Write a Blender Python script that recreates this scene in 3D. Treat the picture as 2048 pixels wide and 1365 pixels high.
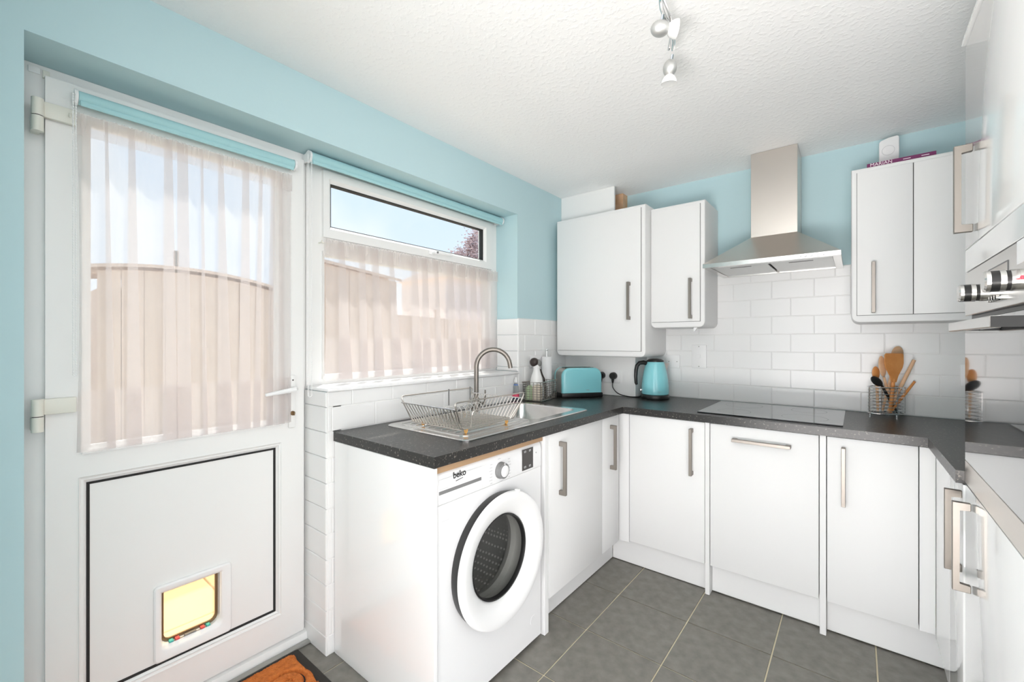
import bpy, bmesh, math, random
from mathutils import Vector, Matrix
random.seed(7)
PI = math.pi
scene = bpy.context.scene
for o in list(bpy.data.objects):
    bpy.data.objects.remove(o, do_unlink=True)
COL = scene.collection

# ------------------------------------------------------------------ camera
YAW = math.atan2(688.0, 858.0)
CAMH = 1.26
cam = bpy.data.cameras.new('camera')
cam.sensor_width = 36.0
cam.lens = 858.0 / 2048.0 * 36.0
cam.clip_start = 0.02
camo = bpy.data.objects.new('camera', cam)
camo.location = (0, 0, CAMH)
camo.rotation_euler = (PI / 2, 0, YAW)
COL.objects.link(camo)
scene.camera = camo

# ------------------------------------------------------------------ world, sun, exposure
scene.view_settings.view_transform = 'Standard'
scene.view_settings.look = 'None'
scene.view_settings.gamma = 1.0
scene.view_settings.use_curve_mapping = False
scene.view_settings.exposure = 1.1
scene.cycles.max_bounces = 12
scene.cycles.diffuse_bounces = 6
scene.cycles.glossy_bounces = 5
scene.cycles.transparent_max_bounces = 24
scene.cycles.sample_clamp_indirect = 6.0

world = bpy.data.worlds.new('sky')
scene.world = world
world.use_nodes = True
wt = world.node_tree
wt.nodes.clear()
w_out = wt.nodes.new('ShaderNodeOutputWorld')
w_bg = wt.nodes.new('ShaderNodeBackground')
w_tc = wt.nodes.new('ShaderNodeTexCoord')
w_sep = wt.nodes.new('ShaderNodeSeparateXYZ')
w_ramp = wt.nodes.new('ShaderNodeValToRGB')
w_noise = wt.nodes.new('ShaderNodeTexNoise')
w_cr = wt.nodes.new('ShaderNodeValToRGB')
w_mix = wt.nodes.new('ShaderNodeMix'); w_mix.data_type = 'RGBA'
wt.links.new(w_tc.outputs['Generated'], w_sep.inputs[0])
wt.links.new(w_sep.outputs['Z'], w_ramp.inputs[0])
w_ramp.color_ramp.elements[0].position = 0.0
w_ramp.color_ramp.elements[0].color = (0.83, 0.885, 0.97, 1)
w_ramp.color_ramp.elements[1].position = 0.55
w_ramp.color_ramp.elements[1].color = (0.50, 0.70, 0.95, 1)
w_noise.inputs['Scale'].default_value = 3.0
w_noise.inputs['Detail'].default_value = 5
wt.links.new(w_tc.outputs['Generated'], w_noise.inputs['Vector'])
w_cr.color_ramp.elements[0].position = 0.45
w_cr.color_ramp.elements[1].position = 0.68
wt.links.new(w_noise.outputs['Fac'], w_cr.inputs[0])
wt.links.new(w_cr.outputs['Color'], w_mix.inputs['Factor'])
wt.links.new(w_ramp.outputs['Color'], w_mix.inputs['A'])
w_mix.inputs['B'].default_value = (0.95, 0.96, 0.98, 1)
wt.links.new(w_mix.outputs['Result'], w_bg.inputs['Color'])
w_bg.inputs['Strength'].default_value = 0.56
wt.links.new(w_bg.outputs[0], w_out.inputs[0])

sun = bpy.data.lights.new('sun', 'SUN')
sun.energy = 3.0
sun.angle = math.radians(0.6)
sun.color = (1.0, 0.96, 0.90)
suno = bpy.data.objects.new('sun', sun)
suno.rotation_euler = Vector((0.433, -0.35, -1.0)).to_track_quat('-Z', 'Y').to_euler()
suno.location = (-4, 4, 6)
COL.objects.link(suno)

# unseen area lamps added to fill the kitchen from behind and from the right
def fill_light(name, loc, direction, w, h, power):
    al = bpy.data.lights.new(name, 'AREA')
    al.shape = 'RECTANGLE'
    al.size = w
    al.size_y = h
    al.energy = power
    al.color = (1.0, 0.965, 0.955)
    o = bpy.data.objects.new(name, al)
    o.location = loc
    o.rotation_euler = Vector(direction).to_track_quat('-Z', 'Z').to_euler()
    COL.objects.link(o)
fill_light('rear_fill', (-0.6, -5.2, 1.5), (0.1, 1, 0.2), 4.0, 2.6, 36)  # added lamp behind the camera, lifts the back run
fill_light('diagonal_fill', (4.2, -3.6, 1.5), (-0.75, 0.66, 0.2), 3.6, 2.6, 48)  # added lamp, reaches the far end of the window wall
fill_light('right_fill', (5.0, -1.4, 1.5), (-1, 0.2, 0.2), 3.0, 2.6, 50)  # added lamp, brightens the back door from the right
fill_light('upward_fill', (-0.30, -1.25, 0.06), (0.05, 0.45, 1.0), 2.2, 1.6, 112)     # added lamp at floor level, aimed up to brighten the ceiling

# ------------------------------------------------------------------ materials
def srgb(r, g, b):
    f = lambda c: (c / 255 / 12.92) if c / 255 <= 0.04045 else ((c / 255 + 0.055) / 1.055) ** 2.4
    return (f(r), f(g), f(b), 1)

MATS = {}
def mat(name, col, rough=0.5, metal=0.0, coat=0.0, spec=0.5, bump=None, var=None, aniso=0.0, emit=None):
    """bump=(scale, strength, dist); var=(scale, colour2, lo, hi)"""
    m = bpy.data.materials.new(name)
    m.use_nodes = True
    nt = m.node_tree
    b = nt.nodes['Principled BSDF']
    b.inputs['Base Color'].default_value = col
    b.inputs['Roughness'].default_value = rough
    b.inputs['Metallic'].default_value = metal
    b.inputs['Coat Weight'].default_value = coat
    b.inputs['Coat Roughness'].default_value = 0.05
    b.inputs['Specular IOR Level'].default_value = spec
    if emit:
        b.inputs['Emission Color'].default_value = emit[0]
        b.inputs['Emission Strength'].default_value = emit[1]
    tc = nt.nodes.new('ShaderNodeTexCoord')
    if var:
        n = nt.nodes.new('ShaderNodeTexNoise')
        n.inputs['Scale'].default_value = var[0]
        n.inputs['Detail'].default_value = 4
        nt.links.new(tc.outputs['Object'], n.inputs['Vector'])
        r = nt.nodes.new('ShaderNodeValToRGB')
        r.color_ramp.elements[0].position = var[2]
        r.color_ramp.elements[1].position = var[3]
        r.color_ramp.elements[0].color = col
        r.color_ramp.elements[1].color = var[1]
        nt.links.new(n.outputs['Fac'], r.inputs[0])
        nt.links.new(r.outputs['Color'], b.inputs['Base Color'])
    if bump:
        n = nt.nodes.new('ShaderNodeTexNoise')
        n.inputs['Scale'].default_value = bump[0]
        n.inputs['Detail'].default_value = 3
        nt.links.new(tc.outputs['Object'], n.inputs['Vector'])
        bp = nt.nodes.new('ShaderNodeBump')
        bp.inputs['Strength'].default_value = bump[1]
        bp.inputs['Distance'].default_value = bump[2]
        nt.links.new(n.outputs['Fac'], bp.inputs['Height'])
        nt.links.new(bp.outputs['Normal'], b.inputs['Normal'])
    MATS[name] = m
    return m

AQUA = (0.475, 0.645, 0.68, 1)
mat('wall_paint', AQUA, 0.75, bump=(70, 0.12, 0.002), var=(1.5, (0.49, 0.66, 0.695, 1), 0.35, 0.65))
mat('white_paint', (0.82, 0.82, 0.81, 1), 0.6)
mat('ceiling_paint', (0.92, 0.92, 0.92, 1), 0.8)
m = MATS['ceiling_paint']; nt = m.node_tree; b = nt.nodes['Principled BSDF']      # stippled textured coating
tc = nt.nodes.new('ShaderNodeTexCoord'); n1 = nt.nodes.new('ShaderNodeTexNoise'); n1.inputs['Scale'].default_value = 55; n1.inputs['Detail'].default_value = 2
r1 = nt.nodes.new('ShaderNodeValToRGB'); r1.color_ramp.elements[0].position = 0.5; r1.color_ramp.elements[1].position = 0.7
bp = nt.nodes.new('ShaderNodeBump'); bp.inputs['Strength'].default_value = 0.28; bp.inputs['Distance'].default_value = 0.003
nt.links.new(tc.outputs['Object'], n1.inputs['Vector']); nt.links.new(n1.outputs['Fac'], r1.inputs[0]); nt.links.new(r1.outputs['Color'], bp.inputs['Height']); nt.links.new(bp.outputs['Normal'], b.inputs['Normal'])

mat('upvc', (0.80, 0.80, 0.79, 1), 0.32, spec=0.45)
mat('upvc_cream', (0.74, 0.73, 0.66, 1), 0.35)
mat('cab_white', (0.80, 0.80, 0.797, 1), 0.45, spec=0.3)
mat('cab_gloss', (0.88, 0.88, 0.875, 1), 0.12, coat=0.6)
mat('carcass', (0.80, 0.80, 0.79, 1), 0.5)
mat('tile_white', (0.83, 0.83, 0.825, 1), 0.22, coat=0.15, bump=(9, 0.04, 0.004))
mat('tile_grout', (0.78, 0.78, 0.77, 1), 0.85)
mat('floor_tile', (0.18, 0.170, 0.152, 1), 0.42, bump=(60, 0.15, 0.002), var=(22, (0.245, 0.232, 0.205, 1), 0.34, 0.68))
mat('floor_grout', (0.78, 0.70, 0.52, 1), 0.9)
mat('stainless', (0.66, 0.615, 0.57, 1), 0.30, 1.0)
mat('satin', (0.62, 0.62, 0.61, 1), 0.5, 0.9)
mat('stainless_bright', (0.72, 0.71, 0.69, 1), 0.22, 1.0)
mat('chrome', (0.82, 0.82, 0.82, 1), 0.08, 1.0)
mat('nickel', (0.30, 0.272, 0.245, 1), 0.42, 1.0)
mat('black_plastic', (0.012, 0.012, 0.012, 1), 0.35)
mat('black_rubber', (0.012, 0.012, 0.012, 1), 0.7)
mat('black_glass', (0.006, 0.006, 0.007, 1), 0.02, spec=0.6, coat=1.0)
mat('hob_glass', (0.010, 0.010, 0.011, 1), 0.03, spec=0.6, coat=1.0)
mat('plastic_white', (0.84, 0.84, 0.84, 1), 0.35)
mat('plastic_grey', (0.20, 0.20, 0.20, 1), 0.45)
mat('print_grey', (0.30, 0.30, 0.31, 1), 0.6)
mat('print_light', (0.62, 0.62, 0.63, 1), 0.6)
mat('print_black', (0.02, 0.02, 0.02, 1), 0.5)
mat('display', (0.055, 0.05, 0.047, 1), 0.25)
mat('wm_white', (0.82, 0.82, 0.825, 1), 0.28)
mat('turquoise', (0.26, 0.66, 0.72, 1), 0.22, coat=0.4)
mat('aqua_fabric', (0.38, 0.62, 0.65, 1), 0.8)
mat('wood_light', (0.68, 0.44, 0.27, 1), 0.55, var=(25, (0.60, 0.36, 0.20, 1), 0.4, 0.7))
mat('wood_orange', (0.66, 0.29, 0.09, 1), 0.5, var=(18, (0.55, 0.21, 0.055, 1), 0.4, 0.7))
mat('batten_wood', (0.42, 0.27, 0.155, 1), 0.7)
mat('wood_edge', (0.34, 0.20, 0.10, 1), 0.7)
mat('rubber_amber', (0.75, 0.40, 0.10, 1), 0.4)
mat('mat_orange', (0.74, 0.22, 0.045, 1), 0.95, bump=(220, 0.9, 0.006), var=(60, (0.55, 0.14, 0.025, 1), 0.35, 0.75))
mat('mat_base', (0.035, 0.032, 0.028, 1), 0.85, bump=(300, 0.4, 0.002))
mat('alu', (0.45, 0.45, 0.43, 1), 0.45, 0.9)
mat('brass', (0.28, 0.20, 0.12, 1), 0.4, 0.9)
mat('book_purple', (0.16, 0.018, 0.10, 1), 0.5)
mat('paper', (0.85, 0.85, 0.86, 1), 0.9)
mat('print_pink', (0.85, 0.75, 0.8, 1), 0.6)
mat('pink_label', (0.75, 0.08, 0.16, 1), 0.5)
mat('navy', (0.02, 0.03, 0.09, 1), 0.5)
mat('clear_blue', (0.05, 0.15, 0.55, 1), 0.4)
mat('ceramic', (0.86, 0.86, 0.85, 1), 0.15, coat=0.3)
mat('dark_brown', (0.035, 0.024, 0.020, 1), 0.4)
mat('mid_grey', (0.22, 0.22, 0.21, 1), 0.5)
mat('carton_cream', (0.74, 0.66, 0.55, 1), 0.7)
mat('carton_green', (0.45, 0.56, 0.36, 1), 0.7)
mat('red_led', (0.8, 0.02, 0.02, 1), 0.4, emit=((1, 0.02, 0.03, 1), 3.0))
mat('filter_mesh', (0.66, 0.66, 0.65, 1), 0.45, 0.85, bump=(500, 0.5, 0.001))
mat('fence_wood', (0.66, 0.52, 0.44, 1), 0.85, var=(4, (0.58, 0.45, 0.38, 1), 0.35, 0.7))
mat('shed_wood', (0.66, 0.52, 0.44, 1), 0.85, var=(5, (0.58, 0.45, 0.38, 1), 0.35, 0.7))
mat('shed_roof', (0.52, 0.41, 0.34, 1), 0.9)
mat('paving', (0.74, 0.63, 0.50, 1), 0.85, var=(3, (0.68, 0.57, 0.44, 1), 0.4, 0.7))
mat('render_pale', (0.84, 0.74, 0.70, 1), 0.9)
mat('brick_out', (0.55, 0.42, 0.33, 1), 0.9)
mat('bark', (0.20, 0.13, 0.11, 1), 0.9)
mat('leaf', (0.52, 0.41, 0.43, 1), 0.7)
mat('red_strip', (0.65, 0.08, 0.08, 1), 0.5)
mat('teal_strip', (0.06, 0.45, 0.42, 1), 0.5)

# speckled worktop laminate
m = mat('worktop', (0.018, 0.017, 0.016, 1), 0.30, spec=0.45)
nt = m.node_tree; b = nt.nodes['Principled BSDF']
tc = nt.nodes.new('ShaderNodeTexCoord')
v = nt.nodes.new('ShaderNodeTexNoise'); v.inputs['Scale'].default_value = 130; v.inputs['Detail'].default_value = 1.5
r = nt.nodes.new('ShaderNodeValToRGB')
r.color_ramp.elements[0].position = 0.62; r.color_ramp.elements[0].color = (0.020, 0.019, 0.018, 1)
r.color_ramp.elements[1].position = 0.74; r.color_ramp.elements[1].color = (0.22, 0.20, 0.17, 1)
nt.links.new(tc.outputs['Object'], v.inputs['Vector']); nt.links.new(v.outputs['Fac'], r.inputs[0]); nt.links.new(r.outputs['Color'], b.inputs['Base Color'])

# perforated drum steel
m = mat('drum', (0.6, 0.6, 0.58, 1), 0.38, 0.55)
nt = m.node_tree; b = nt.nodes['Principled BSDF']
tc = nt.nodes.new('ShaderNodeTexCoord')
v = nt.nodes.new('ShaderNodeTexVoronoi'); v.inputs['Scale'].default_value = 58
r = nt.nodes.new('ShaderNodeValToRGB')
v.inputs['Randomness'].default_value = 0.15
r.color_ramp.elements[0].position = 0.20; r.color_ramp.elements[0].color = (0.85, 0.85, 0.83, 1)
r.color_ramp.elements[1].position = 0.36; r.color_ramp.elements[1].color = (0.42, 0.42, 0.41, 1)
bp = nt.nodes.new('ShaderNodeBump'); bp.inputs['Strength'].default_value = 0.8; bp.inputs['Distance'].default_value = 0.004; bp.invert = True
nt.links.new(tc.outputs['Object'], v.inputs['Vector']); nt.links.new(v.outputs['Distance'], r.inputs[0]); nt.links.new(r.outputs['Color'], b.inputs['Base Color'])
nt.links.new(v.outputs['Distance'], bp.inputs['Height']); nt.links.new(bp.outputs['Normal'], b.inputs['Normal'])

def glass_mat(name, tint, gloss=1.45, rough=0.0, haze=0.0):
    m = bpy.data.materials.new(name); m.use_nodes = True
    nt = m.node_tree; nt.nodes.clear()
    out = nt.nodes.new('ShaderNodeOutputMaterial')
    tr = nt.nodes.new('ShaderNodeBsdfTransparent'); tr.inputs['Color'].default_value = tint
    gl = nt.nodes.new('ShaderNodeBsdfGlossy'); gl.inputs['Roughness'].default_value = rough
    fr = nt.nodes.new('ShaderNodeFresnel'); fr.inputs['IOR'].default_value = gloss
    mx = nt.nodes.new('ShaderNodeMixShader')
    ge = nt.nodes.new('ShaderNodeNewGeometry'); iv = nt.nodes.new('ShaderNodeMath'); iv.operation = 'SUBTRACT'; iv.inputs[0].default_value = 1.0
    mu = nt.nodes.new('ShaderNodeMath'); mu.operation = 'MULTIPLY'      # reflect on the outer faces only, not inside the sheet
    nt.links.new(ge.outputs['Backfacing'], iv.inputs[1]); nt.links.new(iv.outputs[0], mu.inputs[0]); nt.links.new(fr.outputs[0], mu.inputs[1])
    nt.links.new(mu.outputs[0], mx.inputs[0]); nt.links.new(tr.outputs[0], mx.inputs[1]); nt.links.new(gl.outputs[0], mx.inputs[2])
    last = mx
    if haze:
        df = nt.nodes.new('ShaderNodeBsdfTranslucent'); df.inputs['Color'].default_value = tint
        m2 = nt.nodes.new('ShaderNodeMixShader'); m2.inputs[0].default_value = haze
        nt.links.new(mx.outputs[0], m2.inputs[1]); nt.links.new(df.outputs[0], m2.inputs[2]); last = m2
    nt.links.new(last.outputs[0], out.inputs[0])
    MATS[name] = m
    return m
glass_mat('pane_glass', (0.97, 0.985, 0.98, 1), 1.25)
glass_mat('amber_plastic', (1.0, 0.87, 0.68, 1), 1.3, 0.05, 0.25)
glass_mat('bowl_glass', (0.95, 0.95, 0.94, 1), 1.28)
glass_mat('clear_plastic', (0.90, 0.93, 0.94, 1), 1.3, 0.05, 0.3)

def sheer_mat(name, fac, col):
    m = bpy.data.materials.new(name); m.use_nodes = True
    nt = m.node_tree; nt.nodes.clear()
    out = nt.nodes.new('ShaderNodeOutputMaterial')
    tr = nt.nodes.new('ShaderNodeBsdfTransparent')
    df = nt.nodes.new('ShaderNodeBsdfDiffuse'); df.inputs['Color'].default_value = col
    tl = nt.nodes.new('ShaderNodeBsdfTranslucent'); tl.inputs['Color'].default_value = col
    a = nt.nodes.new('ShaderNodeMixShader'); a.inputs[0].default_value = 0.5
    mx = nt.nodes.new('ShaderNodeMixShader'); mx.inputs[0].default_value = fac
    nt.links.new(df.outputs[0], a.inputs[1]); nt.links.new(tl.outputs[0], a.inputs[2])
    nt.links.new(tr.outputs[0], mx.inputs[1]); nt.links.new(a.outputs[0], mx.inputs[2]); nt.links.new(mx.outputs[0], out.inputs[0])
    MATS[name] = m
sheer_mat('sheer', 0.35, (0.78, 0.725, 0.71, 1))
sheer_mat('sheer_header', 0.45, (0.84, 0.785, 0.77, 1))

# ------------------------------------------------------------------ mesh helpers
def bx(bm, x0, x1, y0, y1, z0, z1, bev=0.0, seg=2, edges=None):
    vs = [bm.verts.new((x, y, z)) for x in (x0, x1) for y in (y0, y1) for z in (z0, z1)]
    f = [(0, 1, 3, 2), (4, 6, 7, 5), (0, 4, 5, 1), (2, 3, 7, 6), (0, 2, 6, 4), (1, 5, 7, 3)]
    fs = [bm.faces.new([vs[i] for i in q]) for q in f]
    if bev:
        es = set(e for q in fs for e in q.edges)
        if edges:
            es = [e for e in es if edges(e)]
        bmesh.ops.bevel(bm, geom=list(es), offset=bev, segments=seg, affect='EDGES', profile=0.5)

def axis_frame(d):
    d = Vector(d).normalized()
    a = Vector((0, 0, 1)) if abs(d.z) < 0.9 else Vector((1, 0, 0))
    u = d.cross(a).normalized()
    return u, d.cross(u).normalized()

def cyl(bm, p0, p1, r0, r1=None, n=20, caps=True):
    r1 = r0 if r1 is None else r1
    p0, p1 = Vector(p0), Vector(p1)
    u, v = axis_frame(p1 - p0)
    A = [bm.verts.new(p0 + (u * math.cos(2 * PI * i / n) + v * math.sin(2 * PI * i / n)) * r0) for i in range(n)]
    B = [bm.verts.new(p1 + (u * math.cos(2 * PI * i / n) + v * math.sin(2 * PI * i / n)) * r1) for i in range(n)]
    for i in range(n):
        bm.faces.new((A[i], A[(i + 1) % n], B[(i + 1) % n], B[i]))
    if caps:
        bm.faces.new(A); bm.faces.new(B)

def tube(bm, pts, r, n=8, closed=False, caps=True):
    pts = [Vector(p) for p in pts]
    N = len(pts)
    rs = r if isinstance(r, (list, tuple)) else [r] * N
    rings = []
    prev_u = None
    for i, p in enumerate(pts):
        if closed:
            d = (pts[(i + 1) % N] - pts[i - 1])
        else:
            d = pts[min(i + 1, N - 1)] - pts[max(i - 1, 0)]
        d.normalize()
        if prev_u is None:
            u, v = axis_frame(d)
        else:
            u = (prev_u - d * prev_u.dot(d))
            if u.length < 1e-6:
                u, v = axis_frame(d)
            u.normalize()
            v = d.cross(u)
        prev_u = u
        rings.append([bm.verts.new(p + (u * math.cos(2 * PI * k / n) + v * math.sin(2 * PI * k / n)) * rs[i]) for k in range(n)])
    for i in range(N if closed else N - 1):
        a, c = rings[i], rings[(i + 1) % N]
        for k in range(n):
            bm.faces.new((a[k], a[(k + 1) % n], c[(k + 1) % n], c[k]))
    if caps and not closed:
        bm.faces.new(rings[0]); bm.faces.new(rings[-1])

def lathe(bm, prof, c, axis='z', n=40, cap=False):
    """prof: (r, h) list; c: centre of axis origin."""
    c = Vector(c)
    def P(r, h, a):
        if axis == 'z':
            return c + Vector((r * math.cos(a), r * math.sin(a), h))
        if axis == 'x':
            return c + Vector((h, r * math.cos(a), r * math.sin(a)))
        return c + Vector((r * math.cos(a), h, r * math.sin(a)))
    rings = []
    for r, h in prof:
        if r < 1e-6:
            rings.append([bm.verts.new(P(0, h, 0))])
        else:
            rings.append([bm.verts.new(P(r, h, 2 * PI * i / n)) for i in range(n)])
    for a, d in zip(rings, rings[1:]):
        for i in range(n):
            j = (i + 1) % n
            if len(a) == 1 and len(d) == 1:
                continue
            if len(a) == 1:
                bm.faces.new((a[0], d[i], d[j]))
            elif len(d) == 1:
                bm.faces.new((a[i], a[j], d[0]))
            else:
                bm.faces.new((a[i], a[j], d[j], d[i]))
    if cap:
        if len(rings[0]) > 1: bm.faces.new(rings[0])
        if len(rings[-1]) > 1: bm.faces.new(rings[-1])

def prism(bm, pts, vec, bev=0.0, seg=2):
    vec = Vector(vec)
    A = [bm.verts.new(Vector(p)) for p in pts]
    B = [bm.verts.new(Vector(p) + vec) for p in pts]
    n = len(pts)
    fs = [bm.faces.new(A), bm.faces.new(B)]
    for i in range(n):
        fs.append(bm.faces.new((A[i], A[(i + 1) % n], B[(i + 1) % n], B[i])))
    if bev:
        es = set(e for q in fs for e in q.edges)
        bmesh.ops.bevel(bm, geom=list(es), offset=bev, segments=seg, affect='EDGES', profile=0.5)

def ring_x(bm, xo, xi, xb, outer, inner):
    """Mitred frame in the y-z plane; front depth xo at the outer edge, xi at the inner edge, back xb."""
    def loop(r, x):
        y0, y1, z0, z1 = r
        return [bm.verts.new((x, y, z)) for y, z in ((y0, z0), (y1, z0), (y1, z1), (y0, z1))]
    a, c, d, e = loop(outer, xo), loop(inner, xi), loop(inner, xb), loop(outer, xb)
    for p, q in ((a, c), (c, d), (d, e), (e, a)):
        for i in range(4):
            j = (i + 1) % 4
            bm.faces.new((p[i], p[j], q[j], q[i]))

def rrect(x0, x1, y0, y1, r, z, seg=5):
    pts = []
    for cx, cy, a0 in ((x1 - r, y1 - r, 0), (x0 + r, y1 - r, PI / 2), (x0 + r, y0 + r, PI), (x1 - r, y0 + r, 1.5 * PI)):
        for k in range(seg + 1):
            a = a0 + PI / 2 * k / seg
            pts.append((cx + r * math.cos(a), cy + r * math.sin(a), z))
    return pts

def loft(bm, loops, cap0=False, cap1=False, closed=True):
    L = [[bm.verts.new(Vector(p)) for p in lp] for lp in loops]
    n = len(L[0])
    for a, c in zip(L, L[1:]):
        for i in range(n if closed else n - 1):
            j = (i + 1) % n
            bm.faces.new((a[i], a[j], c[j], c[i]))
    if cap0: bm.faces.new(L[0])
    if cap1: bm.faces.new(L[-1])
    return L

def ellipsoid(bm, c, rx, ry, rz, rot=None, n=16, m=8):
    M = rot if rot else Matrix.Identity(3)
    loops = []
    c = Vector(c)
    rings = []
    for i in range(m + 1):
        t = -PI / 2 + PI * i / m
        if i in (0, m):
            rings.append([bm.verts.new(c + M @ Vector((0, 0, rz * math.sin(t))))])
        else:
            rings.append([bm.verts.new(c + M @ Vector((rx * math.cos(t) * math.cos(2 * PI * k / n), ry * math.cos(t) * math.sin(2 * PI * k / n), rz * math.sin(t)))) for k in range(n)])
    for a, d in zip(rings, rings[1:]):
        for i in range(n):
            j = (i + 1) % n
            if len(a) == 1: bm.faces.new((a[0], d[i], d[j]))
            elif len(d) == 1: bm.faces.new((a[i], a[j], d[0]))
            else: bm.faces.new((a[i], a[j], d[j], d[i]))

NB = bmesh.new

def world_loc(o):
    l = Vector((0, 0, 0))
    while o is not None:
        l = l + o.location
        o = o.parent
    return l

def obj(name, bm, material, parent=None, local=False, smooth=35, fix=True):
    """local=True: the bmesh is already in the parent's own coordinates."""
    if fix:
        bmesh.ops.recalc_face_normals(bm, faces=bm.faces)
    me = bpy.data.meshes.new(name)
    if parent is None:
        xs = [v.co for v in bm.verts]
        c = Vector(((min(v.x for v in xs) + max(v.x for v in xs)) / 2, (min(v.y for v in xs) + max(v.y for v in xs)) / 2, min(v.z for v in xs)))
        for v in bm.verts: v.co -= c
    elif not local:
        c0 = world_loc(parent)
        for v in bm.verts: v.co -= c0
    bm.to_mesh(me); bm.free()
    if smooth:
        me.polygons.foreach_set('use_smooth', [True] * len(me.polygons))
        me.set_sharp_from_angle(angle=math.radians(smooth))
    me.materials.append(MATS[material] if isinstance(material, str) else material)
    o = bpy.data.objects.new(name, me)
    COL.objects.link(o)
    if parent is None:
        o.location = c
    else:
        o.parent = parent
    return o

def tag(o, label, cat, group=None):
    o['label'] = label; o['category'] = cat
    if group: o['group'] = group
    return o

def thing(name, label, cat, loc=(0, 0, 0), rotz=0.0, group=None):
    o = bpy.data.objects.new(name, None)
    o.empty_display_size = 0.05
    o.location = loc; o.rotation_euler = (0, 0, rotz)
    COL.objects.link(o)
    return tag(o, label, cat, group)

def structure(o):
    o['kind'] = 'structure'
    return o

def sempty(name, loc=(0, 0, 0)):
    o = bpy.data.objects.new(name, None); o.empty_display_size = 0.05
    o.location = loc; COL.objects.link(o); o['kind'] = 'structure'
    return o

def stuff(o):
    o['kind'] = 'stuff'
    return o

def text(name, s, size, material, parent, M, extrude=0.0003, local=True, shear=0.0, bold=0.0):
    cu = bpy.data.curves.new(name, 'FONT')
    cu.body = s; cu.size = size; cu.extrude = extrude; cu.align_x = 'CENTER'; cu.align_y = 'CENTER'; cu.shear = shear; cu.offset = bold
    t = bpy.data.objects.new(name + '_tmp', cu); COL.objects.link(t)
    dg = bpy.context.evaluated_depsgraph_get()
    me = bpy.data.meshes.new_from_object(t.evaluated_get(dg))
    bpy.data.objects.remove(t, do_unlink=True); bpy.data.curves.remove(cu)
    M = Matrix(M)
    if not local:
        M = Matrix.Translation(-world_loc(parent)) @ M
    me.transform(M)
    me.materials.clear(); me.materials.append(MATS[material])
    me.name = name
    o = bpy.data.objects.new(name, me); COL.objects.link(o); o.parent = parent
    return o

def face_x(x, y, z, roll=0.0):
    """text plane facing +x: text right = +y, up = +z"""
    return Matrix.Translation((x, y, z)) @ Matrix(((0, 0, 1, 0), (1, 0, 0, 0), (0, 1, 0, 0), (0, 0, 0, 1)))
def face_ny(x, y, z):
    """text plane facing -y: text right = +x, up = +z"""
    return Matrix.Translation((x, y, z)) @ Matrix(((1, 0, 0, 0), (0, 0, -1, 0), (0, 1, 0, 0), (0, 0, 0, 1)))

# ------------------------------------------------------------------ room shell
WX, WXO = -1.655, -1.897      # painted face and outer face of the window wall
BY = 2.876                   # painted face of the back wall
CEIL = 2.285
RX = 0.86                    # right wall
YB = -2.2                    # open end towards the next room
ZT, ZB = 0.893, 0.857        # worktop top / underside

bm = NB(); bx(bm, -1.897, 2.4, YB, BY + .15, -0.12, -0.004)
floor = structure(obj('floor', bm, 'floor_grout'))
# individual floor tiles
P = 0.3275
gx0, gy0 = -0.919, 1.992
tile_me = None
for i in range(-3, 6):
    for j in range(-8, 2):
        x0, x1 = gx0 + (i - 0) * P, gx0 + (i + 1) * P
        y0, y1 = gy0 + (j - 0) * P, gy0 + (j + 1) * P
        x0c, x1c = max(x0, -1.822), min(x1, 0.80)
        y0c, y1c = y0, min(y1, 2.42)
        if x1c - x0c < .02 or y1c - y0c < .02: continue
        if x1 < -1.1 and y0 > 0.9: continue
        if x1 < -.7 and y0 < -.2: continue
        full = abs((x1c - x0c) - P) < 1e-4 and abs((y1c - y0c) - P) < 1e-4
        if full and tile_me:
            o = bpy.data.objects.new('floor_tile', tile_me); COL.objects.link(o)
            o.parent = floor; o.location = Vector(((x0 + x1) / 2, (y0 + y1) / 2, 0)) - world_loc(floor)
        else:
            bm = NB(); g = 0.0028
            cx, cy = (x0c + x1c) / 2, (y0c + y1c) / 2
            bx(bm, x0c - cx + g, x1c - cx - g, y0c - cy + g, y1c - cy - g, -0.004, 0.0, .0012, 1, edges=lambda e: all(v.co.z > -.001 for v in e.verts))
            o = obj('floor_tile', bm, 'floor_tile', floor, local=True)
            o.location = Vector((cx, cy, 0)) - world_loc(floor)
            if full: tile_me = o.data

bm = NB(); bx(bm, -1.897, 2.4, YB, BY + .15, CEIL, CEIL + .12)
structure(obj('ceiling', bm, 'ceiling_paint'))

DY0, DY1, WY0, WY1, LZ, SZ = 0.075, 0.877, 0.877, 2.118, 2.055, 1.055
bm = NB()
prism(bm, [(WX, y, z) for y, z in ((YB, 0), (DY0, 0), (DY0, LZ), (WY1, LZ), (WY1, SZ), (WY0, SZ), (WY0, 0), (BY, 0), (BY, CEIL), (YB, CEIL))], (WXO - WX, 0, 0))
wall_left = structure(obj('wall_left', bm, 'wall_paint', smooth=0))
bm = NB(); bx(bm, WXO, RX, BY, BY + .15, 0, CEIL)
wall_back = structure(obj('wall_back', bm, 'wall_paint', smooth=0))
bm = NB(); bx(bm, RX, RX + .15, 1.05, BY, 0, CEIL)
structure(obj('wall_right', bm, 'wall_paint', smooth=0))
bm = NB(); bx(bm, WX + .001, -.78, -.26, -.12, 0, CEIL - .001)          # unseen wall stub added to keep the fill lamps off the near left wall
structure(obj('wall_shade_stub', bm, 'wall_paint', smooth=0))

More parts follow.
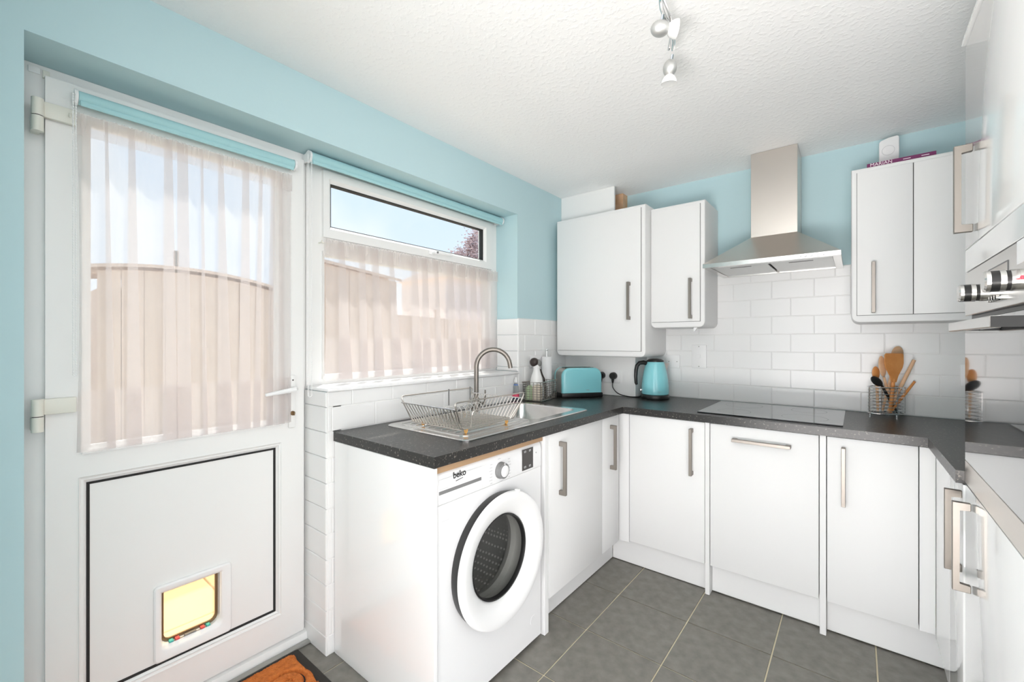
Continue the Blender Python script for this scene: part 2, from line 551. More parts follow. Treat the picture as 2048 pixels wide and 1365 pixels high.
# ---- brick-bond wall tiles, each a piece
TW, TH, TG = 0.2, 0.1017, 0.0014
tile_cache = {}
def wall_tile(parent, plane, u0, u1, z0, z1, face):
    """plane 'y': tile on the back wall (u = x, faces -y at y = face); 'x': on the window wall (u = y, faces +x); 'r': return facing -y; """
    if u1 - u0 < .012 or z1 - z0 < .012: return
    w, h = u1 - u0 - TG, z1 - z0 - TG
    key = (plane in 'yr', round(w, 4), round(h, 4))
    cu, cz = (u0 + u1) / 2, (z0 + z1) / 2
    if key not in tile_cache:
        bm = NB()
        if plane in 'yr':
            bx(bm, -w / 2, w / 2, -.008, 0, -h / 2, h / 2, .0028, 1, edges=lambda e: all(v.co.y < -.004 for v in e.verts))
        else:
            bx(bm, 0, .008, -w / 2, w / 2, -h / 2, h / 2, .0028, 1, edges=lambda e: all(v.co.x > .004 for v in e.verts))
        o = obj('wall_tile', bm, 'tile_white', parent, local=True)
        tile_cache[key] = o.data
    else:
        o = bpy.data.objects.new('wall_tile', tile_cache[key]); COL.objects.link(o); o.parent = parent
    o.location = (Vector((cu, face, cz)) if plane in 'yr' else Vector((face, cu, cz))) - world_loc(parent)

ZJ = 0.994                    # a horizontal joint
def rows(zlo, zhi):
    k = math.floor((zlo - ZJ) / TH)
    while ZJ + k * TH < zhi - 1e-6:
        a, c = max(zlo, ZJ + k * TH), min(zhi, ZJ + (k + 1) * TH)
        yield k, a, c
        k += 1
def tile_area(parent, plane, ulo, uhi, zlo, zhi, face, off0, off1):
    for k, a, c in rows(zlo, zhi):
        off = off0 if k % 2 else off1
        n = math.floor((ulo - off) / TW)
        while off + n * TW < uhi - 1e-6:
            wall_tile(parent, plane, max(ulo, off + n * TW), min(uhi, off + (n + 1) * TW), a, c, face)
            n += 1
# back wall: k=-1 is the row on the worktop (joints at -0.779 + 0.2 n)
tile_area(wall_back, 'y', -1.117, RX - .002, ZT + .002, ZJ + 4 * TH, BY, -0.779, -0.887)
tile_area(wall_back, 'y', -0.68, -0.02, ZJ + 4 * TH, 1.663, BY, -0.779, -0.887)
bm = NB(); bx(bm, -1.118, RX - .001, BY - .0062, BY, ZT + .001, 1.40); bx(bm, -.68, -.02, BY - .0062, BY, 1.40, 1.6625)
obj('grout_bed', bm, 'tile_grout', wall_back)
# window wall, below sill and right of window
tile_area(wall_left, 'x', DY1 + .001, WY1, ZT + .002, SZ + .001, WX, 1.095, 0.984)
tile_area(wall_left, 'x', WY1, 2.676, ZT + .002, 1.404, WX, 1.095, 0.984)
tile_area(wall_left, 'x', DY1 + .001, 0.935, 0.0, ZT + .002, WX, 1.095, 0.984)
bm = NB(); bx(bm, WX, WX + .0062, DY1, .935, 0, SZ); bx(bm, WX, WX + .0062, .90, WY1, ZT, SZ); bx(bm, WX, WX + .0062, WY1, 2.677, ZT + .001, 1.403)
obj('grout_bed', bm, 'tile_grout', wall_left)
# return beside the door (faces -y) and the tiled part of the right reveal
for k, a, c in rows(0.0, SZ):
    wall_tile(wall_left, 'r', -1.826, WX + .008, a, c, DY1)
for k, a, c in rows(SZ + .016, 1.404):
    wall_tile(wall_left, 'r', -1.822, WX + .008, a, c, WY1)

# pipe boxing: board above the tall wall cabinet, low box behind toaster
bm = NB(); bx(bm, WX + .001, -1.245, 2.63, 2.646, 2.092, CEIL - .001)
structure(obj('trim_1', bm, 'white_paint'))
bm = NB(); bx(bm, -1.62, -1.26, 2.80, BY - .002, 2.092, CEIL - .001)
structure(obj('trim_2', bm, 'wood_light'))
bm = NB(); bx(bm, WX + .001, -1.12, 2.68, BY - .001, ZT + .001, 1.156, .002, 1)
structure(obj('trim_3', bm, 'white_paint'))

# ------------------------------------------------------------------ back door
door = sempty('door_1', (-1.85, 0.475, 0))
FXF = -1.832                                     # frame face
bm = NB(); ring_x(bm, FXF, FXF, -1.89, (DY0 + .001, DY1 - .001, .002, LZ - .001), (.130, .850, .060, 2.012))
obj('door_frame', bm, 'upvc', door)
LF, LBK = -1.808, -1.8315
bm = NB()
ring_x(bm, LF, LF, LBK, (.122, .858, .882, 2.020), (.208, .760, .932, 1.926))
ring_x(bm, LF, LF, LBK, (.122, .858, .050, .882), (.200, .757, .168, .842))
ring_x(bm, LBK, LBK, -1.868, (.132, .848, .882, 2.010), (.208, .760, .932, 1.926))
ring_x(bm, LBK, LBK, -1.868, (.132, .848, .062, .882), (.200, .757, .168, .842))
leaf = obj('door_leaf', bm, 'upvc', door)
bm = NB(); ring_x(bm, LF + .004, LF - .012, LBK, (.196, .772, .920, 1.938), (.217, .750, .944, 1.916))
obj('glazing_bead', bm, 'upvc', door)
bm = NB(); ring_x(bm, LF + .004, LF - .010, LBK, (.190, .767, .158, .852), (.207, .749, .176, .832))
obj('glazing_bead', bm, 'upvc', door)
bm = NB(); ring_x(bm, LF - .008, LF - .010, LBK + .01, (.207, .749, .176, .832), (.2145, .7415, .1835, .8245))
obj('gasket', bm, 'black_rubber', door)
bm = NB(); bx(bm, -1.843, -1.839, .2165, .7505, .9435, 1.9165)
obj('window_pane', bm, 'pane_glass', door)
# lower panel with an opening for the cat flap
CY0, CY1, CZ0, CZ1 = .388, .556, .232, .412
bm = NB(); ring_x(bm, LF - .012, LF - .012, LBK + .005, (.2145, .7415, .1835, .8245), (CY0, CY1, CZ0, CZ1))
obj('lower_panel', bm, 'upvc', door)
# cat flap
cat = NB()
def rr_yz(y0, y1, z0, z1, rb, rt, x, seg=5):
    pts = []
    for cy, cz, a0, r in ((y1 - rt, z1 - rt, 0, rt), (y0 + rt, z1 - rt, PI / 2, rt), (y0 + rb, z0 + rb, PI, rb), (y1 - rb, z0 + rb, 1.5 * PI, rb)):
        for k in range(seg + 1):
            a = a0 + PI / 2 * k / seg
            pts.append((x, cy + r * math.cos(a), cz + r * math.sin(a)))
    return pts
x = LF - .012
loft(cat, [rr_yz(.366, .592, .186, .440, .012, .012, x), rr_yz(.366, .592, .186, .440, .012, .012, x + .009), rr_yz(.370, .588, .190, .436, .012, .010, x + .013),
           rr_yz(.378, .566, .214, .424, .030, .006, x + .013), rr_yz(.384, .560, .222, .418, .028, .004, x + .009), rr_yz(.388, .556, .232, .412, .026, .002, x - .002), rr_yz(.388, .556, .232, .412, .026, .002, x - .04)])
flapf = obj('cat_flap', cat, 'plastic_white', door)
bm = NB(); loft(bm, [rr_yz(.396, .549, .240, .409, .020, .002, x - .022), rr_yz(.396, .549, .240, .409, .020, .002, x - .019)], True, True)
obj('flap_pane', bm, 'amber_plastic', flapf)
bm = NB(); loft(bm, [rr_yz(.389, .555, .233, .411, .025, .002, x - .024), rr_yz(.389, .555, .233, .411, .025, .002, x - .016), rr_yz(.397, .547, .242, .404, .019, .002, x - .016), rr_yz(.397, .547, .242, .404, .019, .002, x - .024)])
obj('flap_rim', bm, 'brass', flapf)
for yy, mm in ((.415, 'teal_strip'), (.432, 'red_strip'), (.505, 'red_strip'), (.522, 'teal_strip')):
    bm = NB(); bx(bm, x - .014, x + .002, yy - .006, yy + .006, .2325, .2385, .001, 1)
    obj('flap_latch', bm, mm, flapf)
bm = NB(); bx(bm, x - .012, x + .0, .452, .486, .2325, .237, .001, 1)
obj('flap_latch', bm, 'plastic_grey', flapf)
# hinges
for zc in (1.895, 1.050):
    h = NB(); cyl(h, (-1.79, .106, zc - .046), (-1.79, .106, zc - .004), .0125, n=20)
    hg = obj('hinge', h, 'upvc_cream', door)
    h = NB(); cyl(h, (-1.79, .106, zc - .0015), (-1.79, .106, zc + .046), .0125, n=20); obj('hinge_barrel', h, 'upvc_cream', hg)
    h = NB(); cyl(h, (-1.79, .106, zc - .004), (-1.79, .106, zc - .0015), .011, n=16); obj('hinge_pin', h, 'dark_brown', hg)
    h = NB(); bx(h, LF, LF + .016, .118, .184, zc + .000, zc + .045, .003, 2); obj('hinge_plate', h, 'upvc_cream', hg)
    h = NB(); bx(h, FXF, FXF + .030, .094, .112, zc - .044, zc - .006, .002, 1); obj('hinge_plate', h, 'upvc_cream', hg)
h = NB(); bx(h, FXF, FXF + .004, .090, .114, 2.026, 2.044, .001, 1); obj('frame_plate', h, 'plastic_white', door)
h = NB(); bx(h, FXF, FXF + .010, .118, .132, 2.018, 2.040, .001, 1); obj('frame_plate', h, 'upvc_cream', door)
# lever handle with long back plate
h = NB(); bx(h, LF, LF + .010, .793, .821, .905, 1.120, .004, 2)
esc = obj('handle_plate', h, 'upvc', door)
h = NB(); tube(h, [(LF + .010, .807, 1.066), (LF + .040, .807, 1.066), (LF + .048, .800, 1.065), (LF + .050, .780, 1.063), (LF + .050, .735, 1.058), (LF + .046, .690, 1.052)], [.009, .009, .010, .010, .008, .006], 10)
obj('lever', h, 'plastic_white', esc)
h = NB(); cyl(h, (LF + .010, .807, .965), (LF + .016, .807, .965), .009, n=16); obj('lock_cylinder', h, 'brass', esc)
h = NB(); prism(h, [(LF + .016, .805, z) for z in (.958,)] + [(LF + .030, .805, .958), (LF + .030, .805, .972), (LF + .016, .805, .972)], (0, .003, 0)); obj('key', h, 'brass', esc)
h = NB(); cyl(h, (LF + .010, .809, 1.100), (LF + .0115, .809, 1.100), .003, n=10); obj('screw', h, 'dark_brown', esc)
# threshold strip and cill
h = NB(); prism(h, [(-1.826, .079, .004), (-1.826, .079, .044), (-1.806, .079, .036), (-1.800, .079, .004)], (0, .794, 0)); obj('threshold', h, 'upvc', door)
h = NB(); bx(h, -1.799, -1.770, .079, .872, .0005, .011, .004, 2); obj('threshold_bar', h, 'alu', door)

# ------------------------------------------------------------------ window
win = sempty('window_1', (-1.85, 1.5, SZ))
WF = -1.829
bm = NB()
def bars(bm, x0, x1, ys, zs):
    pass
# outer frame with mullion beside the door, transom and two openings
OY = (WY0 + .001, WY1 - .001)
ring_x(bm, WF, WF, -1.89, (OY[0], OY[1], 1.684, LZ - .001), (.952, 2.051, 1.722, 2.004))
ring_x(bm, WF, WF, -1.89, (OY[0], OY[1], SZ + .001, 1.684), (.952, 2.051, 1.100, 1.650))
obj('window_frame', bm, 'upvc', win)
bm = NB(); ring_x(bm, WF + .016, WF + .016, WF - .050, (.946, 2.057, 1.716, 2.010), (.974, 2.000, 1.755, 1.972))
sash = obj('vent_sash', bm, 'upvc', win)
bm = NB(); ring_x(bm, WF + .018, WF + .002, WF - .04, (.972, 2.002, 1.753, 1.974), (.985, 1.989, 1.767, 1.960)); obj('glazing_bead', bm, 'upvc', sash)
bm = NB(); ring_x(bm, WF + .0015, WF + .0005, WF - .03, (.985, 1.989, 1.767, 1.960), (.9885, 1.9855, 1.7705, 1.9565)); obj('gasket', bm, 'black_rubber', sash)
bm = NB(); bx(bm, WF - .012, WF - .008, .986, 1.988, 1.768, 1.959); obj('window_pane', bm, 'pane_glass', sash)
bm = NB(); ring_x(bm, WF - .020, WF - .020, WF - .030, (.986, 1.988, 1.768, 1.959), (.9875, 1.9870, 1.7695, 1.958)); obj('spacer_bar', bm, 'plastic_grey', sash)
bm = NB(); ring_x(bm, WF + .006, WF - .006, WF - .05, (.946, 2.057, 1.094, 1.656), (.962, 2.041, 1.110, 1.640)); obj('glazing_bead', bm, 'upvc', win)
bm = NB(); bx(bm, WF - .022, WF - .018, .961, 2.042, 1.109, 1.641); obj('window_pane', bm, 'pane_glass', win)
bm = NB(); bx(bm, WF + .016, WF + .022, 1.535, 1.585, 1.732, 1.752, .002, 1); hb = obj('sash_handle', bm, 'plastic_white', win)
bm = NB(); tube(bm, [(WF + .022, 1.56, 1.742), (WF + .045, 1.56, 1.742), (WF + .050, 1.572, 1.742), (WF + .050, 1.68, 1.744)], [.007, .008, .009, .006], 10); obj('lever', bm, 'plastic_white', hb)
bm = NB(); cyl(bm, (WF + .054, 1.568, 1.742), (WF + .058, 1.568, 1.742), .006, n=12); obj('lock_button', bm, 'plastic_grey', hb)
# sill board
bm = NB(); bx(bm, -1.828, -1.634, WY0 - .006, WY1 - .002, SZ + .001, SZ + .015, .004, 2)
obj('sill_board', bm, 'plastic_white', win)

# ------------------------------------------------------------------ roller blinds
def bead_chain(name, parent, x, y, z0, z1, gap=.014, mtl='plastic_white'):
    bm = NB()
    pts = []
    n = 60
    L = z1 - z0
    for s in (-1, 1):
        tube(bm, [(x, y + s * gap / 2, z1), (x, y + s * gap / 2, z0 + gap / 2)], .0011, 5)
    tube(bm, [(x, y + gap / 2 * math.cos(PI + PI * k / 8), z0 + gap / 2 + gap / 2 * math.sin(PI + PI * k / 8)) for k in range(9)], .0011, 5)
    step = .0075
    k = 0
    while z0 + gap / 2 + k * step < z1:
        for s in (-1, 1):
            ellipsoid(bm, (x, y + s * gap / 2, z0 + gap / 2 + k * step), .0021, .0021, .0021, n=6, m=4)
        k += 1
    return stuff(obj(name, bm, mtl, parent))

def roller(label, x, y0, y1, z, r, chain_y, chain_z0, gap):
    t = thing('roller_blind', label, 'blind', (x, (y0 + y1) / 2, z - r), group='rolled up roller blinds')
    bm = NB(); cyl(bm, (x, y0, z), (x, y1, z), r, n=28); obj('fabric_roll', bm, 'aqua_fabric', t)
    bm = NB(); loft(bm, [[(x + r * .72 + .004 * math.cos(a), y, z - r * .98 + .008 * math.sin(a)) for a in [2 * PI * k / 12 for k in range(12)]] for y in (y0 + .004, y1 - .004)], True, True)
    obj('bottom_bar', bm, 'aqua_fabric', t)
    for yy, s in ((y0, -1), (y1, 1)):
        bm = NB()
        cyl(bm, (x, yy + s * .001, z), (x, yy + s * .009, z), r * 1.12, n=24)
        bx(bm, -1.8285 if x < -1.77 else -1.8285, x, min(yy + s * .001, yy + s * .008), max(yy + s * .001, yy + s * .008), z - r * .8, z + r * .8)
        obj('bracket', bm, 'plastic_white', t)
    bead_chain('bead_chain', t, x + r + .004, chain_y, chain_z0, z, gap)
    return t
roller('aqua roller blind rolled up on the glazed back door', -1.782, .186, .802, 1.975, .0195, .176, 1.16, .006)
roller('aqua roller blind rolled up above the kitchen window', -1.775, .868, 2.095, 2.027, .0225, .855, 1.03, .015)

# ------------------------------------------------------------------ sheer curtains
def sheer_curtain(label, x, y0, y1, z0, z1, pleats, hem_z, seed):
    t = thing('sheer_curtain', label, 'curtain', (x, (y0 + y1) / 2, z0), group='sheer net curtains')
    rnd = random.Random(seed)
    NR = 14
    # header ruffle frequency
    def columns(row):
        s = row / NR                      # 0 bottom .. 1 top
        cols = [(y0 + (0.006 * math.sin(s * 3.0) if s < .9 else 0), 0.0)]
        for (yc, wb, wt_, drift) in pleats:
            c = yc + drift * (s - .5)
            w = wb + (wt_ - wb) * s
            prev, gap = cols[-1], c - w / 2 - cols[-1][0]
            for q in (.15, .35, .55, .75, .92):
                cols.append((prev[0] + gap * q, prev[1] + (.010 - prev[1]) * q + .016 * math.sin(PI * q) * min(1.0, gap / .04) * (1.0 - .75 * max(0.0, s - .8) / .2)))
            cols.append((c + w / 2, .010))
            cols.append((c - w / 2, .004))
            cols.append((c + w / 2, -.003))
        mid = (cols[-1][0] + y1) / 2
        cols.append((mid, .008)); cols.append((y1, 0.0))
        return cols
    bm = NB()
    grid = []
    for rI in range(NR + 1):
        s = rI / NR
        zz = z0 + (z1 - z0) * s
        grid.append([bm.verts.new((x + dx + .002 * math.sin(yy * 60 + s * 2) , yy, zz)) for yy, dx in columns(rI)])
    for a, c in zip(grid, grid[1:]):
        for k in range(len(a) - 1):
            bm.faces.new((a[k], a[k + 1], c[k + 1], c[k]))
    obj('cloth', bm, 'sheer', t, smooth=60, fix=False)
    # deep doubled hem
    bm = NB()
    NH = 3
    grid = []
    for rI in range(NH + 1):
        zz = z0 + (hem_z - z0) * rI / NH
        s = (zz - z0) / (z1 - z0)
        cc = columns(s * NR)
        grid.append([bm.verts.new((x + dx + .0012 + .002 * math.sin(yy * 60 + s * 2), yy, zz)) for yy, dx in cc])
    for a, c in zip(grid, grid[1:]):
        for k in range(len(a) - 1):
            bm.faces.new((a[k], a[k + 1], c[k + 1], c[k]))
    obj('hem', bm, 'sheer', t, smooth=60, fix=False)
    # gathered header over a thin rod
    bm = NB()
    n = int((y1 - y0) / .0045)
    rowsz = [z1 - .062, z1 - .045, z1 - .02, z1 - .008, z1 + .004]
    amp = [.0005, .0018, .0025, .002, .003]
    ph = [rnd.uniform(-.6, .6) for _ in range(n + 1)]
    hh = [rnd.uniform(-.004, .004) for _ in range(n + 1)]
    grid = []
    for zi, (zz, am) in enumerate(zip(rowsz, amp)):
        grid.append([bm.verts.new((x + .008 + am * math.sin(k * 2.1 + ph[k]), y0 + (y1 - y0) * k / n, zz + (hh[k] * .6 if zi == 4 else 0))) for k in range(n + 1)])
    for a, c in zip(grid, grid[1:]):
        for k in range(n):
            bm.faces.new((a[k], a[k + 1], c[k + 1], c[k]))
    obj('gathered_header', bm, 'sheer_header', t, smooth=60, fix=False)
    bm = NB(); cyl(bm, (x - .001, y0 - .012, z1 - .014), (x - .001, y1 + .004, z1 - .014), .0025, n=10)
    obj('curtain_rod', bm, 'upvc_cream', t)
    bm = NB(); tube(bm, [(x - .018, y0 - .014, z1 - .014), (x + .006, y0 - .014, z1 - .014), (x + .010, y0 - .014, z1 - .006)], .003, 8)
    obj('rod_hook', bm, 'upvc_cream', t)
    return t
def ydoor(px): 
    a = (px - 1024) / 858.0
    return None
def y_on(px, x):
    a = (px - 1024) / 858.0
    Fx, Fy, Rx_, Ry_ = -math.sin(YAW), math.cos(YAW), math.cos(YAW), math.sin(YAW)
    return x / (Fx + Rx_ * a) * (Fy + Ry_ * a)
XC = -1.794
pl = []
for px_b, px_t, wb, wt_ in ((222, 212, .020, .006), (268, 262, .036, .014), (340, 335, .040, .020), (368, 364, .040, .028), (410, 402, .012, .006), (449, 440, .048, .014), (487, 490, .040, .020), (512, 521, .022, .010), (538, 544, .020, .012), (562, 560, .018, .010)):
    yb, yt = y_on(px_b, XC), y_on(px_t, XC)
    pl.append(((yb + yt) / 2, wb, wt_, yt - yb))
sheer_curtain('sheer white net curtain gathered over the back door glass', XC, .184, .800, .930, 1.930, pl, 1.113, 3)
XW = -1.806
pl = []
for px_b, px_t, wb, wt_ in ((690, 681, .060, .020), (727, 722, .036, .026), (758, 748, .050, .032), (794, 780, .062, .020), (834, 826, .060, .028), (853, 848, .060, .030), (878, 870, .036, .022), (906, 898, .070, .036), (930, 922, .06, .04), (948, 944, .06, .04), (970, 966, .08, .06)):
    yb, yt = y_on(px_b, XW), y_on(px_t, XW)
    pl.append(((yb + yt) / 2, wb, wt_, yt - yb))
sheer_curtain('sheer white net curtain across the lower window pane', XW, .945, 2.098, 1.088, 1.702, pl, 1.272, 5)

# ------------------------------------------------------------------ worktop
bm = NB()
outer = [(-1.645, .900), (-1.036, .900), (-1.012, 2.254), (.213, 2.253), (.221, 1.742), (RX - .003, 1.742), (RX - .003, BY - .009), (-1.116, BY - .009), (-1.116, 2.678), (-1.645, 2.678)]
SX0, SX1, SY0, SY1 = -1.592, -1.100, 1.105, 2.030        # sink
BX0, BX1, BY0_, BY1_ = -1.530, -1.150, 1.590, 1.985      # bowl
cut = [(BX0 - .012, BY0_ - .012), (BX1 + .012, BY0_ - .012), (BX1 + .012, BY1_ + .012), (BX0 - .012, BY1_ + .012)]
es = []
for lp in (outer, cut):
    vs = [bm.verts.new((p[0], p[1], ZT)) for p in lp]
    es += [bm.edges.new((vs[i], vs[(i + 1) % len(vs)])) for i in range(len(vs))]
bmesh.ops.triangle_fill(bm, edges=es, use_beauty=True, use_dissolve=False)
top = list(bm.faces)
ext = bmesh.ops.extrude_face_region(bm, geom=top)
for v in [g for g in ext['geom'] if isinstance(g, bmesh.types.BMVert)]:
    v.co.z = ZB
tag(obj('worktop', bm, 'worktop', smooth=0), 'dark speckled laminate worktop running round the three sides of the kitchen', 'worktop')

# ------------------------------------------------------------------ handles and cabinets
def u_handle(parent, base, along, out, L, off=.036, t=.013, wd=.014, foot=.020, name='handle'):
    """one-piece square D handle; base = centre of its length on the door face"""
    base, a, o = Vector(base), Vector(along).normalized(), Vector(out).normalized()
    w = a.cross(o).normalized()
    h = L / 2
    prof = [(-h, .0003), (-h, off), (h, off), (h, .0003), (h - foot, .0003), (h - foot, off - t), (-h + foot, off - t), (-h + foot, .0003)]
    bm = NB()
    prism(bm, [base + a * p + o * q - w * wd / 2 for p, q in prof], w * wd, .0012, 1)
    return obj(name, bm, 'nickel', parent, local=False)

def cabinet(name, label, body, doors, front, hand, gloss='cab_white', group=None, cat='cabinet'):
    """body: (x0,x1,y0,y1,z0,z1) carcass; doors: list of (box, handle spec)"""
    t = thing(name, label, cat, ((body[0] + body[1]) / 2, (body[2] + body[3]) / 2, body[4]), group=group)
    bm = NB(); bx(bm, *body); obj('carcass', bm, 'carcass', t)
    for box_, hs in doors:
        bm = NB(); bx(bm, *box_, .0015, 2)
        d = obj('door', bm, gloss, t)
        if hs:
            u_handle(d, *hs)
    return t

DF, DBK = 2.268, 2.287       # back run door face / back of door
DZ0, DZ1 = .149, .853
def back_unit(label, x0, x1, hs, z1=DZ1):
    return cabinet('base_cabinet', label, (x0 + .001, x1 - .001, DBK + .001, 2.860, .152, ZB - .002), [((x0 + .0015, x1 - .0015, DF, DBK, DZ0, z1), hs)], 'y', None, group='white base cabinets')
back_unit('white base cabinet door with upright handle below the kettle', -.983, -.587, ((-.649, DF, .700), (0, 0, 1), (0, -1, 0), .236))
back_unit('wide white base cabinet front with a horizontal bar handle under the hob', -.564, -.124, ((-.343, DF, .789), (1, 0, 0), (0, -1, 0), .236))
back_unit('white base cabinet door with upright handle below the utensil pot', -.098, .189, ((-.041, DF, .695), (0, 0, 1), (0, -1, 0), .242))
LFX, LBX = -1.036, -1.055    # left run door face
def left_unit(label, y0, y1, hs):
    return cabinet('base_cabinet', label, (-1.640, LBX - .001, y0 + .001, y1 - .001, .152, .72), [((LBX, LFX, y0 + .0015, y1 - .0015, .143, DZ1), hs)], 'x', None, group='white base cabinets')
left_unit('white base cabinet under the sink beside the washing machine', 1.546, 2.050, ((LFX, 1.632, .692), (0, 0, 1), (1, 0, 0), .238))
left_unit('narrow white base cabinet under the sink next to the inner corner', 2.050, 2.248, ((LFX, 2.142, .687), (0, 0, 1), (1, 0, 0), .238))
RFX, RBX = .236, .255
cabinet('base_cabinet', 'narrow white base cabinet on the right run beside the oven tower', (RBX + .001, RX - .004, 1.745, 1.962, .152, ZB - .002),
        [((RFX, RBX, 1.7435, 1.9625, .135, DZ1), ((RFX, 1.762, .716), (0, 0, 1), (-1, 0, 0), .232))], 'x', None, gloss='cab_gloss', group='white base cabinets')

# filler posts and corner fillers
def panel(name, label, b, mtl='cab_white', bev=.001, cat='panel', group=None):
    bm = NB(); bx(bm, *b, bev, 1)
    return tag(obj(name, bm, mtl), label, cat, group)
panel('filler_post', 'slim white upright panel between kettle-side door and the wide front, down to the floor', (-.586, -.5655, 2.266, 2.86, .001, ZB - .002), group='slim upright panels')
panel('filler_post', 'slim white upright panel between the wide front and the utensil-side door, down to the floor', (-.122, -.0995, 2.266, 2.86, .001, ZB - .002), group='slim upright panels')
panel('filler_post', 'slim white upright panel right of the washing machine, down to the floor', (-1.62, -1.036, 1.515, 1.5445, .001, ZB - .002), group='slim upright panels')
panel('corner_filler', 'white corner filler strip at the inner left corner of the cabinets', (-1.054, -.9845, DF, DBK, .139, DZ1))
panel('corner_filler', 'white corner filler strip at the inner right corner of the cabinets', (.1905, .2355, DF, DBK, .146, DZ1))
panel('corner_filler', 'plain white filler panel on the right run next to the corner', (RFX, RBX, 1.9645, DF - .001, .135, DZ1), 'cab_gloss')
panel('end_panel', 'large white end panel on the left of the washing machine', (-1.642, -1.037, .903, .9145, .001, ZB - .002), 'cab_gloss')
# plinths
panel('plinth', 'white plinth board under the left run of cabinets', (-1.12, -1.104, 1.546, 2.311, .004, .142), cat='plinth', group='plinth boards')
panel('plinth', 'white plinth board under the kettle-side cabinet', (-1.103, -.5872, 2.312, 2.328, .004, .138), cat='plinth', group='plinth boards')
panel('plinth', 'white plinth board under the wide cabinet front', (-.5642, -.1232, 2.312, 2.328, .007, .147), cat='plinth', group='plinth boards')
panel('plinth', 'white plinth board under the utensil-side cabinet', (-.0982, .29, 2.312, 2.328, .006, .147), cat='plinth', group='plinth boards')
panel('plinth', 'white plinth board under the right run', (.291, .307, 1.745, 2.33, .004, .130), cat='plinth', group='plinth boards')

# wall cabinets with soft rounded frames
def wall_cab(label, x0, x1, yf, z0, z1, doors, name='wall_cabinet', door_inset=True, yb=BY - .001, lip=.034, round_side=(True, True)):
    t = thing(name, label, 'cabinet', ((x0 + x1) / 2, (yf + yb) / 2, z0), group='white wall cabinets')
    # carcass: rounded vertical profile (front view) extruded front to back
    rb = lip
    def prof(inset, y, rr):
        a0, a1, c0, c1 = x0 + inset, x1 - inset, z0 + inset, z1 - inset
        rr = max(rr - inset, .004)
        pts = []
        for cx, cz, s, r_ in ((a1 - rr, c0 + rr, 1.5 * PI, rr), (a1 - .004, c1 - .004, 0, .004), (a0 + .004, c1 - .004, PI / 2, .004), (a0 + rr, c0 + rr, PI, rr)):
            for k in range(6):
                an = s + PI / 2 * k / 5
                pts.append((cx + r_ * math.cos(an), y, cz + r_ * math.sin(an)))
        return pts
    bm = NB()
    loft(bm, [prof(.010, yf, rb), prof(.003, yf + .004, rb), prof(0, yf + .012, rb), prof(0, yb, rb)], True, True)
    obj('carcass', bm, 'cab_white', t)
    for (a, c, d0, d1, hs) in doors:
        # grey sheet painting the shade round the door edge, then the door slab
        bm = NB(); bx(bm, a - .002, c + .002, yf - .0008, yf + .002, d0 - .002, d1 + .002); obj('gap_shade_sheet', bm, 'plastic_grey', t)
        bm = NB(); bx(bm, a, c, yf - .010, yf - .001, d0, d1, .0015, 2)
        d = obj('door', bm, 'cab_white', t)
        if hs:
            u_handle(d, (hs[0], yf - .010, hs[1]), (0, 0, 1), (0, -1, 0), hs[2])
    return t
wall_cab('tall white wall cabinet in the corner beside the window', -1.618, -.986, 2.510, 1.160, 2.088, [(-1.604, -1.012, 1.198, 2.066, (-1.082, 1.505, .230))])
wall_cab('narrow white wall cabinet between the corner cabinet and the extractor hood', -.9845, -.668, 2.585, 1.338, 2.068, [(-.972, -.694, 1.374, 2.046, (-.742, 1.505, .232))])
wall_cab('white double wall cabinet right of the extractor hood', -.018, .42, 2.585, 1.345, 2.068, [(.004, .1955, 1.380, 2.046, (.062, 1.505, .232)), (.1985, .408, 1.380, 2.046, None)])
# small white cable clip under the narrow cabinet
bm = NB(); prism(bm, [(-.735, 2.60, 1.3375), (-.715, 2.60, 1.3375), (-.728, 2.60, 1.318), (-.735, 2.60, 1.316)], (0, .012, 0)); tag(obj('corner_bracket', bm, 'plastic_white'), 'tiny white bracket under the narrow wall cabinet', 'bracket')

# ------------------------------------------------------------------ oven tower
tw = thing('oven_tower', 'tall white glossy cabinet tower at the right edge housing the oven', 'cabinet', (.54, 1.44, 0))
TY0, TY1 = 1.140, 1.7405
bm = NB()
bx(bm, .262, RX - .004, TY1 - .018, TY1, .002, 2.090); bx(bm, .262, RX - .004, TY0, TY0 + .018, .002, 2.090)
bx(bm, .262, RX - .004, TY0 + .018, TY1 - .018, 2.072, 2.090); bx(bm, .262, RX - .004, TY0 + .018, TY1 - .018, 1.452, 1.47); bx(bm, .262, RX - .004, TY0 + .018, TY1 - .018, .840, .858)
bx(bm, .842, RX - .004, TY0 + .018, TY1 - .018, .002, 2.072)
obj('carcass', bm, 'carcass', tw)
bm = NB(); bx(bm, .240, .259, TY0 + .001, TY1 - .0005, 1.516, 2.084, .0015, 2); d = obj('door', bm, 'cab_gloss', tw)
u_handle(d, (.240, 1.640, 1.664), (0, 0, 1), (-1, 0, 0), .232)
bm = NB(); bx(bm, .240, .259, TY0 + .001, TY1 - .0005, .135, .858, .0015, 2); d = obj('door', bm, 'cab_gloss', tw)
u_handle(d, (.240, 1.665, .704), (0, 0, 1), (-1, 0, 0), .240)
bm = NB(); bx(bm, .240, .259, TY0 + .001, TY1 - .0005, 1.452, 1.513, .001, 1); obj('fascia', bm, 'cab_gloss', tw)
bm = NB(); bx(bm, .232, .262, TY0, TY1 + .001, 2.0905, 2.102, .002, 1); obj('top_trim', bm, 'cab_gloss', tw)
bm = NB(); bx(bm, .31, .326, TY0 + .02, TY1 - .02, .004, .130); obj('plinth', bm, 'cab_white', tw)

